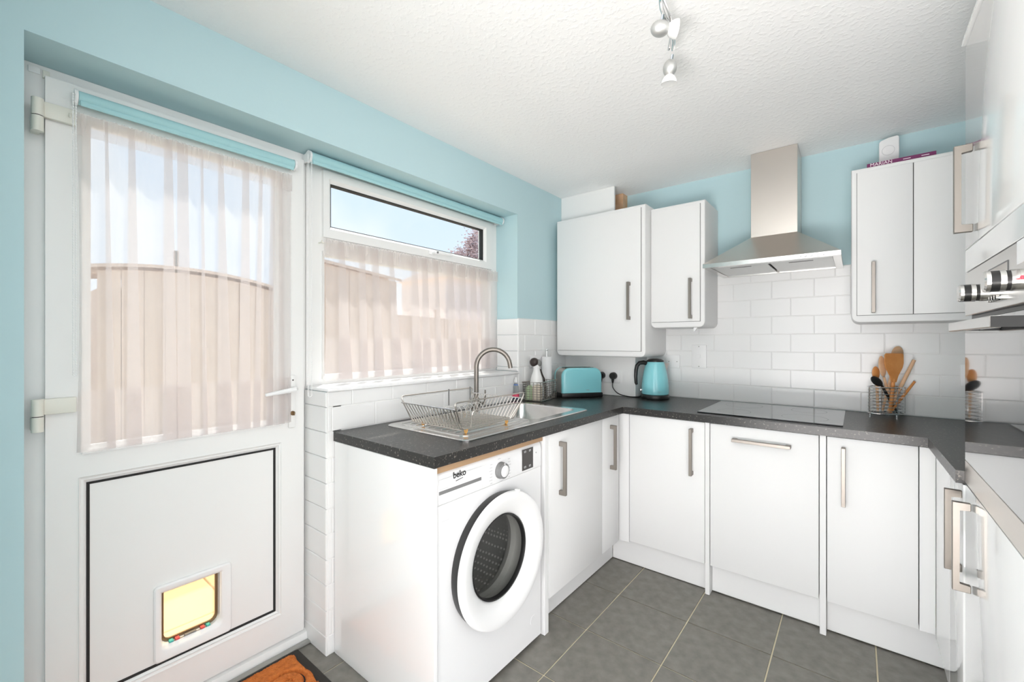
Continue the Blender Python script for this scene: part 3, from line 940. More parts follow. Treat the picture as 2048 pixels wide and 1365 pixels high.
ov = thing('built_in_oven', 'stainless steel built-in oven with black glass door in the tall tower', 'oven', (.5, 1.44, .862))
OY0, OY1 = TY0 + .020, TY1 - .0195
bm = NB(); bx(bm, .262, .80, OY0, OY1, .864, 1.446); obj('housing', bm, 'plastic_grey', ov)
OYa, OYb = TY0 + .001, TY1 - .0005
bm = NB(); bx(bm, .2395, .2615, OYa, OYb, 1.330, 1.449, .0015, 1); cp = obj('control_panel', bm, 'stainless_bright', ov)
bm = NB(); bx(bm, .252, .2615, OYa + .004, OYb - .004, 1.318, 1.3295); obj('vent_gap', bm, 'black_plastic', ov)
bm = NB(); bx(bm, .2395, .2615, OYa, OYb, .926, 1.3175, .001, 1); od = obj('oven_door', bm, 'black_glass', ov)
bm = NB(); bx(bm, .2395, .2615, OYa, OYb, .862, .9245, .001, 1); obj('lower_trim', bm, 'stainless', ov)
bm = NB(); bx(bm, .188, .204, 1.143, 1.585, 1.284, 1.306, .002, 1); oh = obj('door_handle', bm, 'stainless_bright', od)
bm = NB(); bx(bm, .2045, .239, 1.560, 1.580, 1.286, 1.304, .001, 1); obj('handle_mount', bm, 'black_plastic', oh)
bm = NB(); bx(bm, .189, .239, 1.1415, 1.1428, 1.285, 1.305); obj('handle_cap', bm, 'black_rubber', oh)
bm = NB(); bx(bm, .2045, .239, 1.143, 1.165, 1.286, 1.304, .001, 1); obj('handle_mount', bm, 'black_plastic', oh)
for yy in (1.499, 1.236):
    k = NB(); cyl(k, (.2394, yy, 1.376), (.229, yy, 1.376), .0208, n=28); kn = obj('knob', k, 'stainless_bright', cp)
    k = NB(); cyl(k, (.229, yy, 1.376), (.223, yy, 1.376), .0198, n=28); obj('knob_groove', k, 'black_plastic', kn)
    k = NB(); cyl(k, (.223, yy, 1.376), (.215, yy, 1.376), .0208, n=28); obj('knob_ring', k, 'stainless_bright', kn)
    k = NB(); cyl(k, (.215, yy, 1.376), (.203, yy, 1.376), .0205, n=28); obj('knob_grip', k, 'black_plastic', kn)
    k = NB(); lathe(k, [(.0208, 0), (.0208, -.006), (.0185, -.009), (0, -.010)], (.203, yy, 1.376), 'x', 28); obj('knob_cap', k, 'stainless_bright', kn)
k = NB(); ring_x(k, .2385, .2385, .2394, (1.30, 1.465, 1.372, 1.424), (1.303, 1.462, 1.375, 1.421)); obj('display_frame', k, 'plastic_grey', cp)
k = NB(); bx(k, .2388, .2394, 1.303, 1.462, 1.375, 1.421); obj('display_window', k, 'stainless', cp)
for i in range(4):
    k = NB(); cyl(k, (.2394, 1.415 - i * .022, 1.352), (.230, 1.415 - i * .022, 1.352), .0065, n=14); obj('button', k, 'chrome', cp)
k = NB(); ellipsoid(k, (.238, 1.200, 1.377), .003, .004, .004, n=10, m=6); obj('indicator_light', k, 'red_led', cp)
k = NB(); bx(k, .2382, .2392, 1.150, 1.235, 1.405, 1.448); obj('paper_label', k, 'paper', cp)

# ------------------------------------------------------------------ cooker hood
hd = thing('extractor_hood', 'stainless steel pyramid chimney extractor hood above the hob', 'hood', (-.343, 2.64, 1.645))
HX0, HX1, HY0, HY1 = -.633, -.052, 2.402, BY - .010
CX0, CX1, CY0h = -.450, -.236, 2.655
bm = NB(); bx(bm, CX0, CX1, CY0h, HY1, 1.826, CEIL - .002, .001, 1); obj('chimney', bm, 'stainless', hd)
bm = NB()
lo = [(HX0, HY0, 1.666), (HX1, HY0, 1.666), (HX1, HY1, 1.666), (HX0, HY1, 1.666)]
hi = [(CX0 - .001, CY0h - .001, 1.826), (CX1 + .001, CY0h - .001, 1.826), (CX1 + .001, HY1, 1.826), (CX0 - .001, HY1, 1.826)]
loft(bm, [lo, hi], True, True)
obj('canopy', bm, 'stainless', hd, smooth=0)
bm = NB()
o_ = [(HX0, HY0), (HX1, HY0), (HX1, HY1), (HX0, HY1)]
i_ = [(HX0 + .03, HY0 + .03), (HX1 - .03, HY0 + .03), (HX1 - .03, HY1 - .03), (HX0 + .03, HY1 - .03)]
loft(bm, [[(x, y, 1.6655) for x, y in o_], [(x, y, 1.645) for x, y in o_], [(x, y, 1.645) for x, y in i_], [(x, y, 1.653) for x, y in i_], [(x, y, 1.6655) for x, y in i_]])
obj('rim', bm, 'stainless_bright', hd, smooth=0)
xm = (HX0 + HX1) / 2
for a, c in ((HX0 + .032, xm - .006), (xm + .006, HX1 - .032)):
    bm = NB(); bx(bm, a, c, HY0 + .10, HY1 - .032, 1.650, 1.655); f_ = obj('grease_filter', bm, 'filter_mesh', hd)
    bm = NB(); bx(bm, (a + c) / 2 - .05, (a + c) / 2 + .05, HY0 + .115, HY0 + .125, 1.648, 1.650, .0008, 1); obj('filter_catch', bm, 'plastic_grey', f_)
bm = NB(); bx(bm, HX0 + .032, HX1 - .032, HY0 + .032, HY0 + .096, 1.649, 1.655); obj('lamp_panel', bm, 'filter_mesh', hd)
for i in range(5):
    bm = NB(); lathe(bm, [(.0055, 0), (.0055, -.004), (.0035, -.0055), (0, -.0055)], (-.205 + i * .022, HY0 - .0002, 1.6555), 'y', 14); obj('button', bm, 'chrome', hd)

# ------------------------------------------------------------------ hob
bm = NB(); prism(bm, [(-.636, 2.312, ZT + .0005), (-.043, 2.312, ZT + .0005), (-.043, 2.816, ZT + .0005), (-.636, 2.816, ZT + .0005)], (0, 0, .005), .001, 1)
hob = thing('hob', 'black glass hob set into the worktop below the hood', 'hob', (-.34, 2.56, ZT))
obj('glass_top', bm, 'hob_glass', hob)
for cx, cy, rr in ((-.49, 2.44, .075), (-.19, 2.44, .09), (-.49, 2.69, .09), (-.19, 2.69, .075)):
    bm = NB(); lathe(bm, [(rr, .0056), (rr + .0015, .0056)], (cx, cy, ZT), 'z', 48); obj('zone_ring', bm, 'plastic_grey', hob)

# ------------------------------------------------------------------ sink
sk = thing('sink', 'stainless steel inset sink with ribbed drainer under the window', 'sink', ((SX0 + SX1) / 2, (SY0 + SY1) / 2, ZT))
bm = NB()
zr = ZT + .006
bowl_o = rrect(BX0, BX1, BY0_, BY1_, .05, zr)
out_o = rrect(SX0 + .006, SX1 - .006, SY0 + .006, SY1 - .006, .030, zr)
es = []
for lp in (out_o, bowl_o):
    vs = [bm.verts.new(p) for p in lp]
    es += [bm.edges.new((vs[i], vs[(i + 1) % len(vs)])) for i in range(len(vs))]
bmesh.ops.triangle_fill(bm, edges=es, use_beauty=True, use_dissolve=False)
loft(bm, [rrect(SX0, SX1, SY0, SY1, .034, ZT + .0006), rrect(SX0, SX1, SY0, SY1, .034, ZT + .003), out_o])
obj('rim', bm, 'stainless_bright', sk)
bm = NB()
loft(bm, [bowl_o, rrect(BX0 + .004, BX1 - .004, BY0_ + .004, BY1_ - .004, .048, zr - .006), rrect(BX0 + .010, BX1 - .010, BY0_ + .010, BY1_ - .010, .045, ZT - .12), rrect(BX0 + .03, BX1 - .03, BY0_ + .03, BY1_ - .03, .045, ZT - .148), rrect(BX0 + .12, BX1 - .12, BY0_ + .12, BY1_ - .12, .03, ZT - .155)], False, True)
obj('bowl', bm, 'stainless_bright', sk)
bm = NB(); lathe(bm, [(.038, -.1535), (.036, -.151), (.018, -.153), (0, -.153)], ((BX0 + BX1) / 2, (BY0_ + BY1_) / 2, ZT), 'z', 24); obj('waste', bm, 'chrome', sk)
# recessed drainer edge and ribs
bm = NB(); L = rrect(SX0 + .045, SX1 - .045, SY0 + .04, BY0_ - .02, .03, zr)
tube(bm, [(x, y, zr + .0005) for x, y, z in L], .003, 6, closed=True); obj('drainer_edge', bm, 'stainless_bright', sk)
for i in range(9):
    xx = SX0 + .085 + i * .040
    bm = NB(); tube(bm, [(xx, SY0 + .07, zr), (xx, SY0 + .09, zr + .001), (xx, BY0_ - .06, zr + .001), (xx, BY0_ - .04, zr)], [.002, .005, .005, .002], 8); obj('drainer_rib', bm, 'stainless_bright', sk)
bm = NB(); cyl(bm, (-1.30, 1.565, zr), (-1.30, 1.565, zr + .002), .012, n=16); obj('overflow', bm, 'plastic_grey', sk)

# tap
TXb, TYb = -1.560, 1.645
tp = thing('kitchen_tap', 'brushed steel swan-neck tap behind the sink bowl', 'tap', (TXb, TYb, zr))
bm = NB(); lathe(bm, [(.026, 0.0003), (.026, .006), (.022, .010), (.020, .055), (.015, .062)], (TXb, TYb, zr), 'z', 24, cap=True); obj('base', bm, 'nickel', tp)
bm = NB()
dx, dy = .66, .75
R_ = .090
pts = [(TXb, TYb, zr + .06), (TXb, TYb, zr + .14), (TXb, TYb, 1.215 - R_)]
for k in range(1, 15):
    a = PI - PI * k / 14 * .97
    pts.append((TXb + dx * (R_ + R_ * math.cos(a)), TYb + dy * (R_ + R_ * math.cos(a)), 1.215 - R_ + R_ * math.sin(a)))
pts.append((pts[-1][0] + dx * .003, pts[-1][1] + dy * .003, pts[-1][2] - .018))
tube(bm, pts, [.0122] * len(pts), 14); obj('spout', bm, 'nickel', tp)
bm = NB(); tube(bm, [(TXb + .018, TYb + .010, zr + .034), (TXb + .038, TYb + .016, zr + .036), (TXb + .044, TYb + .018, zr + .040), (TXb + .046, TYb + .019, zr + .105)], [.008, .008, .006, .004], 10); obj('lever', bm, 'nickel', tp)

# ------------------------------------------------------------------ dish rack
rk = thing('dish_rack', 'wire dish drying rack standing on the drainer', 'dish rack', (-1.31, 1.31, zr))
def wire(bm, pts, r=.0017, n=6, closed=False): tube(bm, pts, r, n, closed)
bx0, bx1, by0, by1, bz = -1.462, -1.168, 1.150, 1.470, ZT + .030
tx0, tx1, ty0, ty1, tz = -1.472, -1.152, 1.098, 1.528, ZT + .100
def rounded(pts, r=.018, seg=4):
    out = []
    P_ = [Vector(p) for p in pts]
    out.append(P_[0])
    for i in range(1, len(P_) - 1):
        a, b_, c = P_[i - 1], P_[i], P_[i + 1]
        d0, d1 = (a - b_).normalized(), (c - b_).normalized()
        s, e = b_ + d0 * r, b_ + d1 * r
        for k in range(seg + 1):
            t_ = k / seg
            out.append(s.lerp(b_, t_).lerp(b_.lerp(e, t_), t_))
    out.append(P_[-1])
    return out
# two long side loops
for (xb, xt, zt_) in ((bx1, tx1, ZT + .138), (bx0, tx0, ZT + .138)):
    bm = NB()
    lp = rounded([(xb, (by0 + by1) / 2, bz), (xb, by0, bz), (xt, ty0, zt_), (xt, ty1, zt_), (xb, by1, bz), (xb, (by0 + by1) / 2 + .001, bz)])
    wire(bm, lp, .0030, 8)
    obj('side_loop', bm, 'stainless', rk)
bm = NB(); lp = rounded([(bx1 + .002, by0 + .05, bz), (tx1 + .004, by0 + .04, ZT + .098), (tx1 + .004, ty1 - .04, ZT + .098), (bx1 + .002, by1 - .03, bz)]); wire(bm, lp, .0026); obj('front_loop', bm, 'stainless', rk)
# end rims
for yt in (ty0 + .004, ty1 - .004):
    bm = NB(); wire(bm, [(tx0, yt, tz + .012), (tx1, yt, tz + .012)], .0026, 8); obj('end_rim', bm, 'stainless_bright', rk)
# sloping end wires, base grid, plate loops: too fine to part singly
bm = NB()
for i in range(17):
    f = (i + .5) / 17
    for yt, yb in ((ty0 + .004, by0), (ty1 - .004, by1)):
        wire(bm, [(tx0 + (tx1 - tx0) * f, yt, tz + .012), (bx0 + (bx1 - bx0) * f, yb, bz)], .0020, 6)
stuff(obj('end_wires', bm, 'stainless', rk))
bm = NB()
for i in range(18):
    f = i / 17
    wire(bm, [(bx0 + (bx1 - bx0) * f, by0, bz), (bx0 + (bx1 - bx0) * f, by1, bz)], .0018, 5)
for i in range(9):
    f = i / 8
    wire(bm, [(bx0, by0 + (by1 - by0) * f, bz - .003), (bx1, by0 + (by1 - by0) * f, bz - .003)], .0018, 5)
stuff(obj('base_grid', bm, 'stainless', rk))
bm = NB()
for i in range(11):
    yy = by0 + .03 + i * .027
    xc_, w_ = bx0 + .085, .045
    wire(bm, [(xc_ + w_ * math.cos(PI * k / 8), yy + .010 * math.sin(PI * k / 8), bz + .052 * math.sin(PI * k / 8)) for k in range(9)], .0014, 5)
stuff(obj('plate_loops', bm, 'stainless_bright', rk))
for yy in (1.36, 1.50):
    bm = NB(); bx(bm, bx0 - .004, bx0 + .001, yy - .003, yy + .003, bz + .04, bz + .115, .001, 1); obj('cup_peg', bm, 'plastic_grey', rk)
for fx, fy in ((-1.435, 1.186), (-1.180, 1.186), (-1.180, 1.434), (-1.435, 1.434)):
    bm = NB(); tube(bm, [(fx, fy - .007, bz - .002), (fx, fy - .005, zr + .008), (fx, fy, zr + .003), (fx, fy + .005, zr + .008), (fx, fy + .007, bz - .002)], .0032, 6); obj('foot', bm, 'rubber_amber', rk)

# ------------------------------------------------------------------ washing machine
WMX = -1.046
wm = thing('washing_machine', 'white front-loading washing machine under the worktop', 'washing machine', (-1.32, 1.209, 0))
wy0, wy1, wz0, wz1 = .918, 1.499, .016, .832
dcy, dcz = 1.214, .462
bm = NB()
bx(bm, -1.60, -1.46, wy0, wy1, wz0, wz1)
bx(bm, -1.46, WMX - .012, wy0, wy0 + .01, wz0, wz1); bx(bm, -1.46, WMX - .012, wy1 - .01, wy1, wz0, wz1)
bx(bm, -1.46, WMX - .012, wy0 + .01, wy1 - .01, wz1 - .012, wz1); bx(bm, -1.46, WMX - .012, wy0 + .01, wy1 - .01, wz0, wz0 + .012)
obj('cabinet_body', bm, 'wm_white', wm)
# front plate with round opening
bm = NB()
n = 64
rect = (wy0, wy1, wz0, .728)
inner, outer_, ib = [], [], []
HR = .195
for i in range(n):
    a = 2 * PI * i / n
    c, s = math.cos(a), math.sin(a)
    ts = []
    if c > 1e-9: ts.append((rect[1] - dcy) / c)
    if c < -1e-9: ts.append((rect[0] - dcy) / c)
    if s > 1e-9: ts.append((rect[3] - dcz) / s)
    if s < -1e-9: ts.append((rect[2] - dcz) / s)
    t_ = min(ts)
    outer_.append((dcy + c * t_, dcz + s * t_)); inner.append((dcy + HR * c, dcz + HR * s))
corners = [(rect[1], rect[3]), (rect[0], rect[3]), (rect[0], rect[2]), (rect[1], rect[2])]
for cn in corners:
    k = min(range(n), key=lambda q: (outer_[q][0] - cn[0]) ** 2 + (outer_[q][1] - cn[1]) ** 2)
    outer_[k] = cn
loft(bm, [[(WMX - .012, y, z) for y, z in outer_], [(WMX, y, z) for y, z in outer_], [(WMX, y, z) for y, z in inner], [(WMX - .02, y, z) for y, z in inner]])
obj('front_panel', bm, 'wm_white', wm, smooth=30)
bm = NB()
pf = [(WMX - .012, .729), (WMX, .729), (WMX + .002, .735), (WMX + .002, .80), (WMX - .002, .822), (WMX - .012, .832)]
prism(bm, [(x, wy0, z) for x, z in pf], (0, wy1 - wy0, 0), .0, 1)
cpn = obj('control_strip', bm, 'wm_white', wm)
XF = WMX + .0022
bm = NB(); bx(bm, XF, XF + .0012, .926, 1.128, .7335, .812, .001, 1)
dr = obj('detergent_drawer', bm, 'wm_white', wm)
bm = NB(); bx(bm, XF + .0005, XF + .003, .926, 1.124, .764, .775, .0005, 1); obj('drawer_grip', bm, 'plastic_grey', dr)
text('maker_logo', 'beko', .030, 'print_black', dr, face_x(XF + .0014, 1.018, .812 + .0), local=False, bold=.0006)
bm = NB(); prism(bm, [(XF + .0013, 1.000, .7935), (XF + .0013, 1.034, .7975), (XF + .0013, 1.034, .7955), (XF + .0013, 1.000, .791)], (.0004, 0, 0)); obj('logo_underline', bm, 'print_black', dr)
bm = NB(); bx(bm, XF + .0012, XF + .0016, .928, .966, .7800, .7818); obj('fine_print', bm, 'print_light', dr)
bm = NB(); lathe(bm, [(.031, 0), (.031, .006), (.0295, .008), (.0285, .020), (.0265, .022), (0, .022)], (XF, 1.232, .774), 'x', 40); dl = obj('dial', bm, 'plastic_grey', wm)
bm = NB(); lathe(bm, [(.0215, .0222), (.0215, .0235), (.020, .0245), (0, .0245)], (XF, 1.232, .774), 'x', 32); obj('dial_cap', bm, 'plastic_white', dl)
bm = NB(); bx(bm, XF + .0205, XF + .0228, 1.2305, 1.2335, .797, .803); obj('dial_mark', bm, 'plastic_white', dl)
for side in (-1, 1):
    for i in range(7):
        zz = .806 - i * .0115
        yy = 1.232 + side * (.046 + .004 * abs(i - 3) * 0)
        w_ = .011 + .003 * ((i * 7) % 3)
        bm = NB(); y0_, y1_ = (yy - w_, yy) if side < 0 else (yy, yy + w_)
        bx(bm, XF, XF + .0004, y0_, y1_, zz - .0011, zz + .0011); obj('programme_print', bm, 'print_light', cpn)
for yy, zz in ((1.225, .818), (1.24, .731)):
    bm = NB(); bx(bm, XF, XF + .0004, yy - .008, yy + .008, zz - .0012, zz + .0012); obj('programme_print', bm, 'print_light', cpn)
bm = NB(); bx(bm, XF, XF + .0010, 1.366, 1.440, .738, .822, .001, 1); ds = obj('display', bm, 'display', wm)
for yy, zz in ((1.385, .812), (1.418, .812), (1.385, .750), (1.418, .750)):
    bm = NB(); ring_x(bm, XF + .0014, XF + .0014, XF + .001, (yy - .006, yy + .006, zz - .0035, zz + .0035), (yy - .0045, yy + .0045, zz - .002, zz + .002)); obj('touch_key', bm, 'print_light', ds)
bm = NB(); cyl(bm, (XF, 1.462, .794), (XF + .0008, 1.462, .794), .003, n=12); obj('indicator', bm, 'print_grey', wm)
# round door
bm = NB(); lathe(bm, [(.205, .0005), (.232, .0005), (.236, .012), (.236, .030), (.231, .034), (.20, .034)], (WMX, dcy, dcz), 'x', 72); wd = obj('door_back', bm, 'black_plastic', wm)
bm = NB(); lathe(bm, [(.228, .0342), (.238, .035), (.241, .040), (.238, .047), (.229, .050), (.212, .049), (.190, .044), (.172, .037), (.160, .028), (.154, .018), (.152, .004)], (WMX, dcy, dcz), 'x', 96); dring = obj('door_ring', bm, 'plastic_white', wm)
bm = NB(); lathe(bm, [(.1535, .020), (.1485, .021), (.1455, .012), (.1455, .004), (.1515, .004)], (WMX, dcy, dcz), 'x', 72); obj('door_seal_ring', bm, 'black_plastic', dring)
bm = NB(); lathe(bm, [(.1455, .006), (.143, -.010), (.135, -.050), (.122, -.080), (.110, -.088), (0, -.094)], (WMX, dcy, dcz), 'x', 64); obj('door_glass', bm, 'bowl_glass', dring)
bm = NB(); bx(bm, WMX + .034, WMX + .052, dcy + .060, dcy + .078, dcz + .224, dcz + .236, .003, 1); obj('door_catch', bm, 'plastic_white', dring)
bm = NB(); lathe(bm, [(.1955, -.020), (.165, -.040), (.158, -.060), (.165, -.080), (.215, -.085)], (WMX, dcy, dcz), 'x', 56); obj('door_gasket', bm, 'mid_grey', wm)
bm = NB(); lathe(bm, [(.175, -.086), (.225, -.092), (.228, -.12), (.228, -.38), (.20, -.395), (0, -.400)], (WMX, dcy, dcz), 'x', 64); drm = obj('drum', bm, 'drum', wm)
for k in range(3):
    a = .4 + k * 2 * PI / 3
    c, s = math.cos(a), math.sin(a)
    bm = NB()
    sec = [(-.03, .226), (.03, .226), (.012, .178), (-.012, .178)]
    loft(bm, [[(WMX - xx, dcy + c * q - s * p * tp_, dcz + s * q + c * p * tp_) for p, q in sec] for xx, tp_ in ((.13, .5), (.15, 1), (.36, 1))], True, True)
    obj('drum_paddle', bm, 'mid_grey', drm)
bm = NB(); cyl(bm, (WMX, 1.445, .100), (WMX + .001, 1.445, .100), .020, n=28); obj('filter_cover', bm, 'wm_white', wm)
bm = NB(); bx(bm, WMX, WMX + .0004, .942, .972, .672, .6735); obj('fine_print', bm, 'print_light', wm)
for fy in (.96, 1.46):
    for fx in (-1.55, -1.12):
        bm = NB(); cyl(bm, (fx, fy, .0005), (fx, fy, wz0), .018, n=14); obj('foot', bm, 'black_plastic', wm)
# brown edged batten between washing machine and worktop
bm = NB(); bx(bm, -1.10, -1.046, .917, 1.513, .8335, ZB - .001)
tag(obj('batten', bm, 'batten_wood'), 'raw wood batten in the gap above the washing machine', 'batten')

# ------------------------------------------------------------------ toaster
tz_ = ZT + .0008
ta = math.atan2(.176, .218)
to = thing('toaster', 'turquoise two-slice toaster with black base in the corner', 'toaster', (-1.448, 2.505, tz_), math.radians(53))
W2, D2, Ht = .137, .082, .190
def tprof(y, w, h, r, z0=.030):
    pts = [(w, y, z0), ]
    for k in range(9):
        a = PI / 2 * k / 8
        pts.append((w - r + r * math.cos(a), y, h - r + r * math.sin(a)))
    for k in range(9):
        a = PI / 2 + PI / 2 * k / 8
        pts.append((-w + r + r * math.cos(a), y, h - r + r * math.sin(a)))
    pts.append((-w, y, z0))
    return pts
bm = NB(); loft(bm, [tprof(-D2 + .026, W2, Ht, .055), tprof(D2 - .026, W2, Ht, .055)], True, True); obj('steel_sleeve', bm, 'stainless', to, local=True)
for s, nm in ((-1, 'front_shell'), (1, 'rear_shell')):
    bm = NB(); loft(bm, [tprof(s * (D2 - .0255), W2 + .001, Ht + .001, .055), tprof(s * (D2 - .010), W2 + .001, Ht + .001, .055), tprof(s * (D2 - .003), W2 - .004, Ht - .004, .052), tprof(s * D2, W2 - .012, Ht - .012, .046)], True, True)
    obj(nm, bm, 'turquoise', to, local=True)
bm = NB(); bx(bm, -W2 - .006, W2 + .006, -D2 - .004, D2 + .004, .0, .0295, .006, 2); obj('base', bm, 'black_plastic', to, local=True)
for s in (-1, 1):
    bm = NB(); bx(bm, -.10, .10, s * .024 - .010, s * .024 + .010, Ht, Ht + .0012); obj('slot', bm, 'black_plastic', to, local=True)
bm = NB(); bx(bm, W2 + .0002, W2 + .018, -.030, .000, .128, .146, .006, 2); obj('lever', bm, 'black_plastic', to, local=True)
bm = NB(); cyl(bm, (W2, -.02, .060), (W2 + .012, -.02, .060), .012, n=16); obj('browning_dial', bm, 'black_plastic', to, local=True)
bm = NB(); bx(bm, .024, .046, -D2 - .0006, -D2 - .0002, .046, .0485); obj('maker_mark', bm, 'print_grey', to, local=True)

# ------------------------------------------------------------------ kettle
KX, KY = -1.003, 2.715
ke = thing('kettle', 'turquoise jug kettle with black handle beside the hob', 'kettle', (KX, KY, tz_), YAW)
bm = NB(); lathe(bm, [(.0, .0), (.086, .0), (.088, .006), (.086, .020), (.082, .026), (0, .026)], (0, 0, 0), 'z', 40); obj('power_base', bm, 'black_plastic', ke, local=True)
bm = NB(); lathe(bm, [(.078, .0265), (.083, .030), (.0845, .050), (.083, .085), (.078, .130), (.069, .180), (.060, .215), (.055, .232), (.050, .236)], (0, 0, 0), 'z', 44); kb = obj('body', bm, 'turquoise', ke, local=True)
bm = NB(); lathe(bm, [(.0535, .2335), (.052, .242), (.040, .250), (.015, .254), (0, .254)], (0, 0, 0), 'z', 36); obj('lid', bm, 'black_plastic', ke, local=True)
bm = NB()
hp = [(-.050, 0, .222), (-.075, 0, .229), (-.100, 0, .226), (-.116, 0, .208), (-.122, 0, .180), (-.124, 0, .140), (-.122, 0, .100), (-.118, 0, .088)]
tube(bm, hp, [.014, .014, .013, .013, .012, .011, .010, .008], 12); obj('handle', bm, 'black_plastic', ke, local=True)
bm = NB(); loft(bm, [[(.050, -.030, .222), (.050, .030, .222), (.062, .0, .150)], [(.088, -.006, .224), (.088, .006, .224), (.070, .0, .166)]], True, True); obj('spout', bm, 'stainless', ke, local=True)
bm = NB(); bx(bm, -.097, -.080, -.008, .008, .044, .060, .003, 2); obj('switch', bm, 'chrome', ke, local=True)
bm = NB(); tube(bm, [(-.012 + .003 * k, -.0848 + .0007 * (abs(k - 4)) ** 2 * .06, .049) for k in range(9)], .0006, 4); obj('maker_mark', bm, 'print_grey', ke, local=True)
bm = NB(); tube(bm, [(-.006 + .003 * k, -.0849, .043) for k in range(5)], .0006, 4); obj('maker_mark', bm, 'print_grey', ke, local=True)

# ------------------------------------------------------------------ sockets, switches, plugs
def plate(name, label, cx, cz, w, h, yf, kind, mtl='plastic_white', cat='socket'):
    t = thing(name, label, cat, (cx, yf, cz - h / 2))
    bm = NB(); bx(bm, cx - w / 2, cx + w / 2, yf - .009, yf - .0004, cz - h / 2, cz + h / 2, .0025, 2); obj('faceplate', bm, mtl, t)
    def add(nm, a, c, d, e, m_, dep=.0025):
        bm = NB(); bx(bm, a, c, yf - .009 - dep, yf - .0091, d, e, .0006, 1); obj(nm, bm, m_, t)
    if kind == 'double':
        for s in (-1, 1):
            add('rocker', cx + s * .009 - .006, cx + s * .009 + .006, cz + .012, cz + .030, 'plastic_white')
    if kind == 'switch':
        add('rocker', cx - .010, cx + .010, cz - .010, cz + .012, 'plastic_white', .004)
    if kind in ('switch', 'spur'):
        sc = ((0, h / 2 - .010), (0, -h / 2 + .010)) if kind == 'switch' else ((-.026, 0), (.026, 0))
        for a, c in sc:
            bm = NB(); cyl(bm, (cx + a, yf - .0092, cz + c), (cx + a, yf - .0102, cz + c), .003, n=12); obj('screw', bm, 'mid_grey', t)
    return t
plate('double_socket', 'white double wall socket with two black plugs behind the toaster', -1.297, 1.022, .146, .086, 2.680, 'double')
plate('fused_spur', 'white blank fused spur plate on the tiles beside the kettle', -.938, 1.125, .088, .086, BY - .008, 'spur')
plate('cooker_switch', 'white upright cooker switch plate on the tiles left of the hob', -.776, 1.162, .088, .146, BY - .008, 'switch', cat='switch')
plate('socket', 'white socket plate on the tiles by the oven tower', .422, 1.10, .088, .100, BY - .008, 'spur')
# socket on the window wall, behind the basket
t = thing('socket', 'white socket plate on the tiles behind the wire basket', 'socket', (WX + .008, 2.30, 1.08))
bm = NB(); bx(bm, WX + .0084, WX + .017, 2.235, 2.375, 1.085, 1.165, .0025, 2); obj('faceplate', bm, 'plastic_white', t)
for yy in (2.262, 2.342):
    bm = NB(); cyl(bm, (WX + .0172, yy, 1.140), (WX + .0182, yy, 1.140), .003, n=10); obj('screw', bm, 'mid_grey', t)

def plug(name, label, cx, cz, yf, cord):
    t = thing(name, label, 'plug', (cx, yf, cz - .026))
    bm = NB()
    outl = []
    for k in range(20):
        a = 2 * PI * k / 20
        outl.append((cx + .025 * math.cos(a), cz + .025 * math.sin(a) * (1.0 if math.sin(a) > -.2 else .9)))
    loft(bm, [[(x, yf - .0005, z) for x, z in outl], [(x, yf - .020, z) for x, z in outl], [(cx + (x - cx) * .8, yf - .030, cz + (z - cz) * .8) for x, z in outl]], True, True)
    obj('plug_body', bm, 'black_plastic', t)
    bm = NB(); tube(bm, [(cx, yf - .016, cz - .018), (cx, yf - .018, cz - .034), (cx, yf - .018, cz - .046)], [.010, .008, .005], 10); obj('strain_relief', bm, 'black_plastic', t)
    pts = rounded([(cx, yf - .018, cz - .042)] + cord, .02, 4)
    # catmull smoothing
    sm = []
    Q = [Vector(p) for p in [(cx, yf - .018, cz - .042)] + cord]
    Q = [Q[0]] + Q + [Q[-1]]
    for i in range(1, len(Q) - 2):
        for k in range(8):
            t_ = k / 8
            p0, p1, p2, p3 = Q[i - 1], Q[i], Q[i + 1], Q[i + 2]
            sm.append(0.5 * ((2 * p1) + (-p0 + p2) * t_ + (2 * p0 - 5 * p1 + 4 * p2 - p3) * t_ ** 2 + (-p0 + 3 * p1 - 3 * p2 + p3) * t_ ** 3))
    sm.append(Q[-2])
    bm = NB(); tube(bm, sm, .0033, 8); obj('power_cord', bm, 'black_plastic', t)
    return t
plug('mains_plug', 'black mains plug with cord leading to the kettle', -1.266, 1.026, 2.671, [(-1.258, 2.640, .950), (-1.215, 2.630, .915), (-1.15, 2.650, .8985), (-1.09, 2.690, .8975)])
plug('mains_plug', 'black mains plug with short cord beside the toaster', -1.352, 1.026, 2.671, [(-1.355, 2.650, .965), (-1.368, 2.655, .93), (-1.372, 2.645, .8985)])

# ------------------------------------------------------------------ wire basket and things by the sink
ba = math.atan2(.232, -.037)            # long side direction
Bn = Vector((-1.477, 2.115, 0)); Ll = Vector((-.037, .232, 0)); Ls = Vector((-.108, -.03, 0))
bk = thing('wire_basket', 'small rectangular wire basket on the worktop behind the sink', 'basket', tuple(Bn + (Ll + Ls) / 2 + Vector((0, 0, tz_))))
bh = .115
def bpt(a, c, z): 
    p = Bn + Ll * a + Ls * c
    return (p.x, p.y, tz_ + z)
bm = NB(); wire(bm, [bpt(-.02, -.03, bh), bpt(1.02, -.03, bh), bpt(1.02, 1.03, bh), bpt(-.02, 1.03, bh)], .003, 8, True); obj('top_rim', bm, 'stainless', bk)
bm = NB(); wire(bm, [bpt(0, 0, .003), bpt(1, 0, .003), bpt(1, 1, .003), bpt(0, 1, .003)], .0026, 8, True); obj('bottom_rim', bm, 'stainless', bk)
bm = NB()
for i in range(10):
    f = i / 9
    for c in (0, 1): wire(bm, [bpt(f, c, .003), bpt(f, c, bh)], .0018, 6)
for i in range(6):
    f = i / 5
    for a in (0, 1): wire(bm, [bpt(a, f, .003), bpt(a, f, bh)], .0018, 6)
